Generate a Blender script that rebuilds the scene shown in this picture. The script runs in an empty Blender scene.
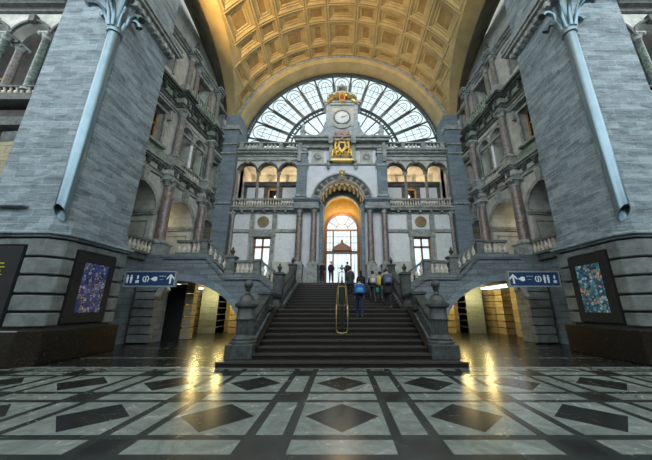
import bpy, bmesh, math, random
from mathutils import Matrix, Vector
random.seed(7)
PI = math.pi
S = bpy.context.scene
C = S.collection
EYE = 1.65
TH = math.radians(16)
F = 272.0
def tn(py): return math.tan(TH + math.atan((230 - py) / F))
def zf(py, Y): return EYE + Y * tn(py)
def xf(px, py, Y):
    return (px - 342) / F * (Y * math.cos(TH) + Y * tn(py) * math.sin(TH))

# ------------------------------------------------------------ materials
def new_mat(name):
    m = bpy.data.materials.new(name); m.use_nodes = True
    nt = m.node_tree; b = nt.nodes['Principled BSDF']
    return m, nt, b
def N(nt, t, **k):
    n = nt.nodes.new(t)
    for a, v in k.items(): setattr(n, a, v)
    return n
def ramp(nt, fac, stops):
    r = N(nt, 'ShaderNodeValToRGB')
    e = r.color_ramp.elements
    e[0].position, e[0].color = stops[0][0], (*stops[0][1], 1)
    e[1].position, e[1].color = stops[-1][0], (*stops[-1][1], 1)
    for p, c in stops[1:-1]:
        x = e.new(p); x.color = (*c, 1)
    nt.links.new(fac, r.inputs[0]); return r.outputs[0]
def math_n(nt, op, a, b=None, c=None):
    n = N(nt, 'ShaderNodeMath', operation=op)
    for i, v in enumerate((a, b, c)):
        if v is None: continue
        if isinstance(v, (int, float)): n.inputs[i].default_value = v
        else: nt.links.new(v, n.inputs[i])
    return n.outputs[0]
def noise(nt, vec, scale, detail=6, rough=.6, dist=0):
    n = N(nt, 'ShaderNodeTexNoise'); n.inputs['Scale'].default_value = scale
    n.inputs['Detail'].default_value = detail; n.inputs['Roughness'].default_value = rough
    n.inputs['Distortion'].default_value = dist
    nt.links.new(vec, n.inputs['Vector']); return n.outputs['Fac']
def mixc(nt, f, a, b, bt='MIX'):
    n = N(nt, 'ShaderNodeMix', data_type='RGBA', blend_type=bt)
    if isinstance(f, (int, float)): n.inputs[0].default_value = f
    else: nt.links.new(f, n.inputs[0])
    for i, v in ((6, a), (7, b)):
        if isinstance(v, tuple): n.inputs[i].default_value = (*v, 1)
        else: nt.links.new(v, n.inputs[i])
    return n.outputs[2]
def simple(name, c, rough=.6, metal=0, var=.25, scale=3, c2=None, bump=0.0, detail=6, dist=0):
    m, nt, b = new_mat(name)
    g = N(nt, 'ShaderNodeNewGeometry').outputs['Position']
    f = noise(nt, g, scale, detail, .65, dist)
    d = c2 or tuple(x * (1 - var) for x in c); l = tuple(min(1, x * (1 + var * .6)) for x in c)
    nt.links.new(ramp(nt, f, [(.33, d), (.66, l)]), b.inputs['Base Color'])
    b.inputs['Roughness'].default_value = rough; b.inputs['Metallic'].default_value = metal
    if bump:
        bn = N(nt, 'ShaderNodeBump'); bn.inputs['Strength'].default_value = bump
        nt.links.new(f, bn.inputs['Height']); nt.links.new(bn.outputs[0], b.inputs['Normal'])
    return m
def ashlar(name, c1, c2, mortar, bw, bh, rough=.75, stain=(.35, .35, .35), stf=.6, msize=.012, sscale=1.0, lo=.47):
    m, nt, b = new_mat(name)
    g = N(nt, 'ShaderNodeNewGeometry').outputs['Position']
    s = N(nt, 'ShaderNodeSeparateXYZ'); nt.links.new(g, s.inputs[0])
    u = math_n(nt, 'ADD', s.outputs[0], s.outputs[1])
    cv = N(nt, 'ShaderNodeCombineXYZ'); nt.links.new(u, cv.inputs[0]); nt.links.new(s.outputs[2], cv.inputs[1])
    br = N(nt, 'ShaderNodeTexBrick'); nt.links.new(cv.outputs[0], br.inputs['Vector'])
    br.inputs['Scale'].default_value = 1
    br.inputs['Brick Width'].default_value = bw; br.inputs['Row Height'].default_value = bh
    br.inputs['Mortar Size'].default_value = msize; br.inputs['Mortar Smooth'].default_value = .3
    br.inputs['Color1'].default_value = (*c1, 1); br.inputs['Color2'].default_value = (*c2, 1)
    br.inputs['Mortar'].default_value = (*mortar, 1)
    # weather streaks that follow the courses
    mp = N(nt, 'ShaderNodeMapping'); mp.inputs['Scale'].default_value = (1.0 * sscale, 1.0 * sscale, 4.5 * sscale)
    nt.links.new(g, mp.inputs[0])
    f = noise(nt, mp.outputs[0], 1.1, 8, .72, .6)
    f2 = noise(nt, g, 14, 5, .7)
    col = mixc(nt, ramp(nt, f, [(lo, (0, 0, 0)), (.70, (stf,) * 3)]), br.outputs['Color'],
               mixc(nt, 1.0, br.outputs['Color'], stain, 'MULTIPLY'))
    col = mixc(nt, .5, col, ramp(nt, f2, [(.3, (.45, .45, .45)), (.7, (1, 1, 1))]), 'MULTIPLY')
    nt.links.new(col, b.inputs['Base Color'])
    b.inputs['Roughness'].default_value = rough
    bn = N(nt, 'ShaderNodeBump'); bn.inputs['Strength'].default_value = .5; bn.inputs['Distance'].default_value = .02
    h = math_n(nt, 'ADD', math_n(nt, 'MULTIPLY', br.outputs['Fac'], -1.0), math_n(nt, 'MULTIPLY', f2, .6))
    nt.links.new(h, bn.inputs['Height']); nt.links.new(bn.outputs[0], b.inputs['Normal'])
    return m
def veined(name, base, vein, scale=2, rough=.35, lo=.45, hi=.6, dist=1.5):
    m, nt, b = new_mat(name)
    g = N(nt, 'ShaderNodeNewGeometry').outputs['Position']
    f = noise(nt, g, scale, 10, .7, dist)
    nt.links.new(ramp(nt, f, [(lo, base), ((lo + hi) / 2, tuple((a + b_) / 2 for a, b_ in zip(base, vein))), (hi, vein)]), b.inputs['Base Color'])
    b.inputs['Roughness'].default_value = rough
    return m
M = {}
M['pier'] = ashlar('blue_grey_ashlar', (.36, .445, .49), (.215, .28, .32), (.42, .50, .54), .72, .29, stain=(.28, .30, .31), stf=1.0, lo=.42)
M['rust'] = simple('rusticated_stone', (.15, .172, .17), .7, 0, .45, 2.2, bump=.35)
M['joint'] = simple('dark_joint_stone', (.035, .038, .04), .8)
M['arch'] = ashlar('dark_blue_ashlar', (.22, .27, .295), (.15, .185, .205), (.08, .095, .105), .85, .30, stain=(.4, .4, .4), stf=.8)
M['strip'] = ashlar('bluestone_strip', (.24, .32, .37), (.19, .25, .30), (.15, .18, .2), .8, .42)
M['lime'] = simple('pale_limestone', (.50, .515, .475), .75, 0, .3, 1.6, bump=.1)
M['trim'] = simple('grey_stone_trim', (.31, .335, .325), .7, 0, .5, 3, bump=.2)
M['dtrim'] = simple('weathered_dark_trim', (.085, .095, .09), .7, 0, .6, 3, bump=.2)
M['green'] = simple('greenish_frieze_stone', (.26, .33, .26), .7, 0, .5, 4)
M['white'] = veined('white_marble', (.72, .75, .77), (.50, .55, .58), 3.5, .4, .45, .7)
M['wpanel'] = simple('pale_plaster_wall', (.66, .70, .76), .7, 0, .12, 1.5)
M['red'] = veined('red_brown_marble', (.105, .075, .066), (.27, .225, .205), 3, .3, .4, .62)
M['redg'] = veined('grey_red_marble', (.13, .108, .10), (.27, .26, .25), 4, .35, .4, .62)
M['greenm'] = veined('green_marble', (.035, .06, .055), (.15, .21, .19), 3, .3)
M['newel'] = simple('worn_dark_bluestone', (.05, .06, .06), .5, 0, .6, 5, bump=.25)
M['bal'] = simple('baluster_stone', (.58, .54, .47), .7, 0, .35, 4)
M['dbal'] = simple('dark_baluster_stone', (.13, .145, .14), .6, 0, .4, 4)
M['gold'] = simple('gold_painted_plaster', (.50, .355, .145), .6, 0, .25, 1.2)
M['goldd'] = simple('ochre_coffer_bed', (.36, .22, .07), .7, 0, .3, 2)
M['cream'] = simple('cream_gold_plaster', (.50, .37, .17), .6, 0, .18, 1.0)
M['gilt'] = simple('gilding', (.80, .56, .16), .35, .7, .4, 9)
M['bronze'] = simple('dull_bronze', (.20, .15, .07), .4, .6, .4, 12)
M['brass'] = simple('brass_rail', (.24, .18, .07), .35, .8, .2, 9)
M['iron'] = simple('dark_iron', (.03, .033, .033), .5, .4, .2, 9)
M['sash'] = simple('grey_green_iron', (.06, .078, .078), .5, .2, .2, 5)
M['steel'] = simple('blue_grey_painted_metal', (.19, .275, .325), .33, .8, .12, 2)
M['mouth'] = simple('dark_tube_mouth', (.02, .025, .03), .6)
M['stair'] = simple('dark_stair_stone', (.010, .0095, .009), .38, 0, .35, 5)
M['nose'] = simple('lit_tread_stone', (.052, .047, .041), .35, 0, .3, 8)  # paler than the risers: light on the treads put into the colour
M['wood'] = simple('brown_varnished_wood', (.28, .125, .045), .4, 0, .35, 6)
M['orange'] = simple('orange_lit_wood', (.42, .20, .05), .5, 0, .3, 6)
M['black'] = simple('black_poster_board', (.010, .011, .011), .8, 0, .2, 6)
M['plinth'] = veined('speckled_brown_marble', (.016, .013, .009), (.07, .055, .04), 7, .22, .55, .78, 2.5)
M['warm'] = ashlar('warm_corridor_stone', (.46, .40, .26), (.36, .31, .20), (.15, .13, .08), .8, .38, stf=.5)
M['navy'] = simple('navy_sign_enamel', (.012, .045, .125), .35, 0, .1, 5)
M['signw'] = simple('white_sign_paint', (.75, .80, .84), .4, 0, .05, 5)
M['signf'] = simple('sign_frame_metal', (.38, .43, .46), .35, .5, .1, 5)
M['yellow'] = simple('yellow_print', (.65, .60, .05), .5)
M['clock'] = simple('clock_dial', (.82, .84, .84), .4, 0, .05, 5)
M['towr'] = simple('light_blue_grey_stone', (.40, .47, .52), .7, 0, .3, 3, bump=.1)
M['umber'] = simple('umber_arch_stone', (.17, .145, .095), .7, 0, .4, 1.5)
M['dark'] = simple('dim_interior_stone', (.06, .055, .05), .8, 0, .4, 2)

def floor_mat():
    m, nt, b = new_mat('patterned_marble_floor')
    g = N(nt, 'ShaderNodeNewGeometry').outputs['Position']
    s = N(nt, 'ShaderNodeSeparateXYZ'); nt.links.new(g, s.inputs[0])
    P = 1.975
    def dist_band(c, off, lo, hi):
        # distance from nearest tile centre, folded
        t = math_n(nt, 'DIVIDE', math_n(nt, 'SUBTRACT', c, off), P)
        fr = math_n(nt, 'SUBTRACT', t, math_n(nt, 'ROUND', t))
        return math_n(nt, 'MULTIPLY', math_n(nt, 'ABSOLUTE', fr), P)
    dx = dist_band(s.outputs[0], 0, 0, 0); dy = dist_band(s.outputs[1], 4.96, 0, 0)
    def inband(d):
        return math_n(nt, 'MULTIPLY', math_n(nt, 'GREATER_THAN', d, .66), math_n(nt, 'LESS_THAN', d, .805))
    bx, by = inband(dx), inband(dy)
    core = math_n(nt, 'MULTIPLY', math_n(nt, 'GREATER_THAN', dx, .80), math_n(nt, 'GREATER_THAN', dy, .80))
    dia = math_n(nt, 'LESS_THAN', math_n(nt, 'ADD', dx, dy), .585)
    dark = math_n(nt, 'MAXIMUM', math_n(nt, 'MAXIMUM', bx, by), math_n(nt, 'MAXIMUM', core, dia))
    y = s.outputs[1]
    near = math_n(nt, 'LESS_THAN', y, 8.40)
    dark = math_n(nt, 'MULTIPLY', dark, near)
    ax = math_n(nt, 'ABSOLUTE', s.outputs[0])
    far = math_n(nt, 'GREATER_THAN', y, 8.72)
    # dark marble apron with pale inlaid lines beside the arches
    def line(c, a, w): return math_n(nt, 'LESS_THAN', math_n(nt, 'ABSOLUTE', math_n(nt, 'SUBTRACT', c, a)), w)
    inl = math_n(nt, 'MULTIPLY', math_n(nt, 'MAXIMUM', line(y, 10.2, .05), line(y, 12.6, .05)),
                 math_n(nt, 'MULTIPLY', math_n(nt, 'GREATER_THAN', ax, 4.6), math_n(nt, 'LESS_THAN', ax, 9.0)))
    thin = line(y, 8.44, .035)
    dark = math_n(nt, 'MAXIMUM', dark, math_n(nt, 'MULTIPLY', far, math_n(nt, 'SUBTRACT', 1.0, inl)))
    dark = math_n(nt, 'MAXIMUM', dark, thin)
    n1 = noise(nt, g, 1.7, 10, .72, 1.8)
    ck = N(nt, 'ShaderNodeTexVoronoi'); ck.inputs['Scale'].default_value = .9; nt.links.new(g, ck.inputs['Vector'])
    light = ramp(nt, n1, [(.32, (.135, .17, .16)), (.5, (.22, .26, .25)), (.62, (.29, .33, .32)), (.7, (.18, .21, .20))])
    sc_ = N(nt, 'ShaderNodeSeparateColor'); nt.links.new(ck.outputs['Color'], sc_.inputs[0])
    light = mixc(nt, 1.0, light, ramp(nt, sc_.outputs[0], [(0, (.72, .72, .72)), (1, (1, 1, 1))]), 'MULTIPLY')
    dk = ramp(nt, n1, [(.35, (.008, .010, .010)), (.7, (.022, .025, .025))])
    dk2 = ramp(nt, n1, [(.35, (.016, .021, .020)), (.7, (.034, .042, .040))])
    bandm = math_n(nt, 'MULTIPLY', math_n(nt, 'MAXIMUM', bx, by), near)
    dk = mixc(nt, bandm, dk, dk2)
    nt.links.new(mixc(nt, dark, light, dk), b.inputs['Base Color'])
    r = math_n(nt, 'ADD', math_n(nt, 'MULTIPLY', n1, .25), .12)
    nt.links.new(r, b.inputs['Roughness'])
    return m
M['floor'] = floor_mat()
def poster_mat(name, stops):
    m, nt, b = new_mat(name)
    g = N(nt, 'ShaderNodeNewGeometry').outputs['Position']
    v = N(nt, 'ShaderNodeTexVoronoi'); v.inputs['Scale'].default_value = 9.0; nt.links.new(g, v.inputs['Vector'])
    v2 = N(nt, 'ShaderNodeTexVoronoi', feature='DISTANCE_TO_EDGE'); v2.inputs['Scale'].default_value = 9.0; nt.links.new(g, v2.inputs['Vector'])
    s = N(nt, 'ShaderNodeSeparateColor'); nt.links.new(v.outputs['Color'], s.inputs[0])
    col = ramp(nt, s.outputs[0], stops)
    e = math_n(nt, 'GREATER_THAN', v2.outputs['Distance'], .07)
    nt.links.new(mixc(nt, e, (.01, .012, .03), col), b.inputs['Base Color'])
    b.inputs['Roughness'].default_value = .35
    return m
M['art1'] = poster_mat('blue_violet_mosaic_print', [(0, (.03, .05, .22)), (.3, (.06, .09, .35)), (.5, (.55, .45, .6)), (.6, (.02, .03, .10)), (.75, (.35, .5, .7)), (.85, (.6, .3, .25)), (1, (.05, .2, .25))])
M['art2'] = poster_mat('teal_mosaic_print', [(0, (.02, .06, .22)), (.3, (.03, .28, .42)), (.5, (.15, .5, .6)), (.65, (.02, .05, .12)), (.8, (.5, .75, .8)), (.9, (.75, .45, .4)), (1, (.4, .35, .15))])
def glass_mat():
    m = bpy.data.materials.new('sky_dimming_glass'); m.use_nodes = True  # grey tint added to dim the sky seen through the panes
    nt = m.node_tree; nt.nodes.clear()
    o = N(nt, 'ShaderNodeOutputMaterial'); t = N(nt, 'ShaderNodeBsdfTransparent'); g = N(nt, 'ShaderNodeBsdfGlossy')
    t.inputs[0].default_value = (.61, .635, .635, 1); g.inputs['Roughness'].default_value = .05
    x = N(nt, 'ShaderNodeMixShader'); x.inputs[0].default_value = .06
    nt.links.new(t.outputs[0], x.inputs[1]); nt.links.new(g.outputs[0], x.inputs[2]); nt.links.new(x.outputs[0], o.inputs[0])
    return m
M['glass'] = glass_mat()

# ------------------------------------------------------------ mesh builder
ROOT = {}
class MB:
    def __init__(s, mat=None): s.v = []; s.f = []; s.M = mat or Matrix.Identity(4)
    def add(s, vs, fs):
        o = len(s.v); s.v += [tuple(s.M @ Vector(p)) for p in vs]; s.f += [tuple(o + i for i in f) for f in fs]; return s
    def box(s, x0, x1, y0, y1, z0, z1):
        vs = [(x, y, z) for z in (z0, z1) for y in (y0, y1) for x in (x0, x1)]
        return s.add(vs, [(0, 2, 3, 1), (4, 5, 7, 6), (0, 1, 5, 4), (2, 6, 7, 3), (0, 4, 6, 2), (1, 3, 7, 5)])
    def prism(s, pts, a, b, axis='z'):
        n = len(pts)
        def mk(p, t): return (p[0], p[1], t) if axis == 'z' else ((p[0], t, p[1]) if axis == 'y' else (t, p[0], p[1]))
        vs = [mk(p, a) for p in pts] + [mk(p, b) for p in pts]
        fs = [tuple(range(n))[::-1], tuple(range(n, 2 * n))] + [(i, (i + 1) % n, n + (i + 1) % n, n + i) for i in range(n)]
        return s.add(vs, fs)
    def bar(s, p0, p1, w, h):
        p0, p1 = Vector(p0), Vector(p1); d = (p1 - p0); q = Vector((-d.y, d.x, 0))
        q = q.normalized() * w / 2 if q.length > 1e-6 else Vector((w / 2, 0, 0))
        up = Vector((0, 0, h))
        vs = [p0 - q, p0 + q, p0 + q + up, p0 - q + up, p1 - q, p1 + q, p1 + q + up, p1 - q + up]
        return s.add([tuple(v) for v in vs], [(0, 1, 2, 3), (7, 6, 5, 4), (0, 4, 5, 1), (1, 5, 6, 2), (2, 6, 7, 3), (3, 7, 4, 0)])
    def tube(s, pts, r, n=8, r2=None, cap=True):
        pts = [Vector(p) for p in pts]; m = len(pts); rs = r if isinstance(r, (list, tuple)) else [r] * m
        vs = []
        prev = None
        for i, p in enumerate(pts):
            d = (pts[min(i + 1, m - 1)] - pts[max(i - 1, 0)]).normalized()
            a = d.cross(Vector((0, 0, 1))) if abs(d.z) < .95 else d.cross(Vector((0, 1, 0)))
            if prev is not None and a.dot(prev) < 0: a = -a
            a.normalize(); prev = a; b = d.cross(a).normalized()
            vs += [tuple(p + (a * math.cos(2 * PI * k / n) + b * math.sin(2 * PI * k / n)) * rs[i]) for k in range(n)]
        fs = [(i * n + k, i * n + (k + 1) % n, (i + 1) * n + (k + 1) % n, (i + 1) * n + k) for i in range(m - 1) for k in range(n)]
        if cap: fs += [tuple(range(n))[::-1], tuple(range((m - 1) * n, m * n))]
        return s.add(vs, fs)
    def lathe(s, prof, c=(0, 0, 0), n=12, sq=False):
        vs = []
        off = PI / 4 if n == 4 else 0
        for r, z in prof:
            vs += [(c[0] + r * math.cos(2 * PI * k / n + off), c[1] + r * math.sin(2 * PI * k / n + off), c[2] + z) for k in range(n)]
        m = len(prof)
        fs = [(i * n + k, i * n + (k + 1) % n, (i + 1) * n + (k + 1) % n, (i + 1) * n + k) for i in range(m - 1) for k in range(n)]
        fs += [tuple(range(n))[::-1], tuple(range((m - 1) * n, m * n))]
        return s.add(vs, fs)
    def ball(s, c, r, n=10, sz=1, sx=1):
        prof = [(max(.001, r * math.sin(PI * i / n)), -r * sz * math.cos(PI * i / n)) for i in range(n + 1)]
        return s.lathe(prof, c, n + 2)
    def arc(s, uc, zc, r0, r1, v0, v1, a0=0, a1=PI, n=20, k=1.0):
        """ring segment in the u-z plane, v0..v1 deep; k squashes it upright"""
        vs = []
        for i in range(n + 1):
            a = a0 + (a1 - a0) * i / n
            for r, v in ((r0, v0), (r1, v0), (r1, v1), (r0, v1)):
                vs.append((uc + r * math.cos(a), v, zc + r * math.sin(a) * k))
        fs = [(4 * i + j, 4 * i + (j + 1) % 4, 4 * i + 4 + (j + 1) % 4, 4 * i + 4 + j) for i in range(n) for j in range(4)]
        fs += [(0, 1, 2, 3), (4 * n + 3, 4 * n + 2, 4 * n + 1, 4 * n)]
        return s.add(vs, fs)
    def disc(s, uc, zc, r, v0, v1, n=24):
        return s.prism([(uc + r * math.cos(2 * PI * i / n), zc + r * math.sin(2 * PI * i / n)) for i in range(n)], v0, v1, 'y')
    def over(s, pts, top, v0, v1):
        """masonry over a curve of (u,z) points up to top(u)"""
        for (ua, za), (ub, zb) in zip(pts[:-1], pts[1:]):
            if abs(ub - ua) < 1e-5: continue
            ta, tb = top(ua), top(ub)
            vs = [(ua, v0, za), (ub, v0, zb), (ub, v0, tb), (ua, v0, ta), (ua, v1, za), (ub, v1, zb), (ub, v1, tb), (ua, v1, ta)]
            s.add(vs, [(0, 1, 2, 3), (7, 6, 5, 4), (0, 4, 5, 1), (3, 2, 6, 7)])
        return s
    def bay(s, u0, u1, z0, z1, uc, a, zs, zp, rise, v0, v1, n=14):
        if zs > z0: s.box(uc - a, uc + a, v0, v1, z0, zs)
        if uc - a > u0: s.box(u0, uc - a, v0, v1, z0, z1)
        if u1 > uc + a: s.box(uc + a, u1, v0, v1, z0, z1)
        if rise > 0:
            pts = [(uc - a * math.cos(PI * i / n), zp + rise * math.sin(PI * i / n)) for i in range(n + 1)]
            s.over(pts, lambda u: z1, v0, v1)
        elif z1 > zp: s.box(uc - a, uc + a, v0, v1, zp, z1)
        return s
    def build(s, name, mat, parent=None, local=False, smooth=False, kind=None, label=None, cat=None, group=None, bev=0, origin=None):
        vs = [Vector(v) for v in s.v]
        root = parent
        loc = Vector((0, 0, 0))
        if parent is None:
            if origin is not None: loc = Vector(origin)
            elif kind != 'structure':
                loc = Vector((sum(v.x for v in vs) / len(vs), sum(v.y for v in vs) / len(vs), min(v.z for v in vs)))
            if not local: vs = [v - loc for v in vs]
        elif not local:
            inv = ROOT[parent.name].inverted(); vs = [inv @ v for v in vs]
        me = bpy.data.meshes.new(name)
        me.from_pydata([tuple(v) for v in vs], [], s.f)
        bm = bmesh.new(); bm.from_mesh(me)
        bmesh.ops.recalc_face_normals(bm, faces=bm.faces[:])
        bm.to_mesh(me); bm.free()
        me.materials.append(M[mat] if isinstance(mat, str) else mat)
        if smooth:
            me.shade_smooth(); me.set_sharp_from_angle(angle=math.radians(35))
        o = bpy.data.objects.new(name, me); C.objects.link(o)
        o.location = loc
        if parent is not None:
            o.parent = parent; ROOT[o.name] = ROOT[parent.name]
        else: ROOT[o.name] = Matrix.Translation(loc)
        if bev:
            md = o.modifiers.new('bevel', 'BEVEL'); md.width = bev; md.segments = 1; md.limit_method = 'ANGLE'
        tag(o, label, cat, group, kind)
        return o
def tag(o, label=None, cat=None, group=None, kind=None):
    if label: o['label'] = label
    if cat: o['category'] = cat
    if group: o['group'] = group
    if kind: o['kind'] = kind
    return o
def thing(name, label, cat, loc=(0, 0, 0), rz=0, group=None, kind=None):
    o = bpy.data.objects.new(name, None); C.objects.link(o)
    o.location = loc; o.rotation_euler = (0, 0, rz)
    ROOT[o.name] = Matrix.Translation(loc) @ Matrix.Rotation(rz, 4, 'Z')
    return tag(o, label, cat, group, kind)
def dup(root, loc, label=None, group=None):
    r = root.copy(); C.objects.link(r); r.location = loc
    ROOT[r.name] = Matrix.Translation(loc)
    if label: r['label'] = label
    if group: r['group'] = group
    for ch in list(root.children):
        c = ch.copy(); C.objects.link(c); c.parent = r
        for g in ch.children:
            d = g.copy(); C.objects.link(d); d.parent = c
    return r
def copies(name, me_obj, parent, locs):
    for l in locs:
        c = me_obj.copy(); C.objects.link(c); c.parent = parent; c.location = l
def mir(s): return Matrix.Diagonal((s, 1, 1, 1))
SIDE = {-1: 'left', 1: 'right'}

# ------------------------------------------------------------ shared pieces
BPROF = [(.075, 0), (.075, .04), (.045, .06), (.05, .10), (.082, .20), (.075, .28), (.04, .40), (.035, .47), (.05, .52), (.05, .55), (.035, .58), (.07, .60), (.07, .64)]
def balustrade(name, label, p0, p1, h=.8, mat='trim', bmat='bal', step=.24, group=None, w=.24, cat='balustrade', n=None, fat=1.0):
    p0, p1 = Vector(p0), Vector(p1)
    t = thing(name, label, cat, tuple(p0), 0, group)
    d = p1 - p0; L = math.hypot(d.x, d.y)
    MB().bar(p0, p1, w, .12).build('bottom_rail', mat, t)
    MB().bar(p0 + Vector((0, 0, h - .12)), p1 + Vector((0, 0, h - .12)), w * 1.15, .12).build('top_rail', mat, t)
    k = n or max(1, int(L / step))
    bh = h - .24
    b = MB().lathe([(r * fat, z / .64 * bh) for r, z in BPROF], (0, 0, 0), 8).build('baluster', bmat, t, local=True, smooth=True)
    pos = [Vector((0, 0, .12)) + d * ((i + .5) / k) for i in range(k)]
    b.location = pos[0]
    copies('baluster', b, t, pos[1:])
    return t
def pedestal(name, label, x, y, z0, z1, w=.42, mat='trim', cat='pedestal', finial=False, group=None):
    t = thing(name, label, cat, (x, y, z0), 0, group)
    h = z1 - z0
    q = w / math.sqrt(2)
    MB().lathe([(q * 1.15, 0), (q * 1.15, .14), (q, .2), (q, .22)], n=4).build('base', mat, t, local=True)
    MB().box(-w / 2, w / 2, -w / 2, w / 2, .22, h - .16).box(-w / 2 + .06, w / 2 - .06, -w / 2 - .02, w / 2 + .02, .32, h - .26).build('shaft', mat, t, local=True, bev=.008)
    MB().lathe([(q, h - .16), (q * 1.18, h - .12), (q * 1.28, h - .10), (q * 1.28, h - .02), (q * 1.1, h)], n=4).build('cap', mat, t, local=True)
    if finial:
        MB().lathe([(.13, h), (.13, h + .04), (.05, h + .08), (.10, h + .18), (.13, h + .26), (.10, h + .33), (.04, h + .37), (.06, h + .41), (.045, h + .46), (.005, h + .50)], n=12).build('urn', 'newel', t, local=True, smooth=True)
    return t
def column(label, x, y, z0, h, r, mat='red', group=None, cap='trim', ped=0.0, name='column', seg=16):
    t = thing(name, label, 'column', (x, y, z0), 0, group)
    if ped:
        MB().box(-r * 1.5, r * 1.5, -r * 1.5, r * 1.5, 0, ped).box(-r * 1.7, r * 1.7, -r * 1.7, r * 1.7, 0, .1).box(-r * 1.7, r * 1.7, -r * 1.7, r * 1.7, ped - .08, ped).build('pedestal', cap, t, local=True)
    b = ped
    MB().lathe([(r * 1.45, b), (r * 1.45, b + .06 * 1), (r * 1.3, b + .1), (r * 1.35, b + .14), (r * 1.05, b + .2)], n=seg).build('base', cap, t, local=True, smooth=True)
    ch = min(.45, h * .13)
    MB().lathe([(r * 1.02, b + .2), (r, b + (h - b) * .35), (r * .86, h - ch)], n=seg).build('shaft', mat, t, local=True, smooth=True)
    m = MB().lathe([(r * .95, h - ch), (r * 1.0, h - ch + .04), (r * .9, h - ch + .08), (r * 1.15, h - ch * .45), (r * 1.35, h - ch * .3)], n=seg)
    m.box(-r * 1.45, r * 1.45, -r * 1.45, r * 1.45, h - ch * .3, h)
    for sx in (-1, 1):
        for sy in (-1, 1): m.ball((sx * r * 1.15, sy * r * 1.15, h - ch * .42), r * .32, 6)
    m.build('capital', cap, t, local=True, smooth=True)
    return t
def finial(label, x, y, z, s=1.0, mat='trim', group=None):
    t = thing('stone_finial', label, 'finial', (x, y, z), 0, group)
    MB().lathe([(.26 * s, 0), (.26 * s, .12 * s), (.2 * s, .16 * s), (.2 * s, .45 * s), (.26 * s, .5 * s)], n=4).build('base', mat, t, local=True)
    MB().lathe([(.16 * s, .5 * s), (.20 * s, .62 * s), (.12 * s, .78 * s), (.08 * s, .86 * s), (.14 * s, .96 * s), (.11 * s, 1.08 * s), (.03 * s, 1.25 * s), (.005, 1.4 * s)], n=10).build('urn', mat, t, local=True, smooth=True)
    return t

# ------------------------------------------------------------ floor
MB().add([(-26, -8, 0), (26, -8, 0), (26, 24, 0), (-26, 24, 0)], [(0, 1, 2, 3)]).build('floor', 'floor', kind='structure')

ZP = 3.35          # terrace level
YA = 14.3          # plane of the arched walls under the terrace
YF = 20.0          # facade plane
ZG = 4.37          # side gallery level

# ------------------------------------------------------------ staircase
st = thing('staircase', 'wide dark stone staircase rising to the terrace and portal', 'staircase', (0, 8.57, 0))
r1 = .16
def step_mb(hw, y, z0, z1, depth):
    return MB().box(-hw, hw, y, y + depth, z0, z1 - .045), MB().box(-hw - .01, hw + .01, y - .035, y + depth, z1 - .045, z1)
for i in range(10):
    hw = (3.64, 3.5)[i] if i < 2 else 2.78
    y = 8.57 + .33 * i
    a, b = step_mb(hw, y, max(0, r1 * i - .02), r1 * (i + 1), .40 if i < 9 else 3.1)
    if i == 9: a = MB().box(-hw, hw, y, YA + .3, 0, 1.6 - .045); b = MB().box(-hw - .01, hw + .01, y - .035, YA + .32, 1.6 - .045, 1.6)
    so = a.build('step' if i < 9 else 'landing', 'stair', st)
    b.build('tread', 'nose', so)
r2 = (ZP - 1.6) / 11
def ystep2(i): return 14.62 + (19.2 - 14.62) * i / 10
for i in range(10):
    a, b = step_mb(3.0, ystep2(i), 1.6 + r2 * i - .02, 1.6 + r2 * (i + 1), .55)
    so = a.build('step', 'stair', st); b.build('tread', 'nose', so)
# terrace slab
MB().box(-9.9, -3.3, YA + .6, YF + 4.5, ZP - .3, ZP).box(3.3, 9.9, YA + .6, YF + 4.5, ZP - .3, ZP).box(-3.3, 3.3, 19.2, YF + 4.5, ZP - .3, ZP).build('floor', 'nose', kind='structure')
for s in (-1, 1):
    # stair flanks
    m = MB(mir(s))
    m.prism([(9.2, 0), (11.7, 0), (11.7, 1.6), (9.2, .42)], 2.80, 3.45, 'x')
    m.box(2.80, 3.5, 11.7, YA, 0, 1.6)
    m.prism([(YA, 0), (19.2, 0), (19.2, ZP), (YA, 1.75)], 3.02, 3.5, 'x')
    m.build('flank_wall', 'arch', st)
    m = MB(mir(s)); m.prism([(9.15, .36), (11.6, 1.6), (11.6, 1.72), (9.15, .48)], 2.62, 2.80, 'x')
    m.build('stringer', 'stair', st)

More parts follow.
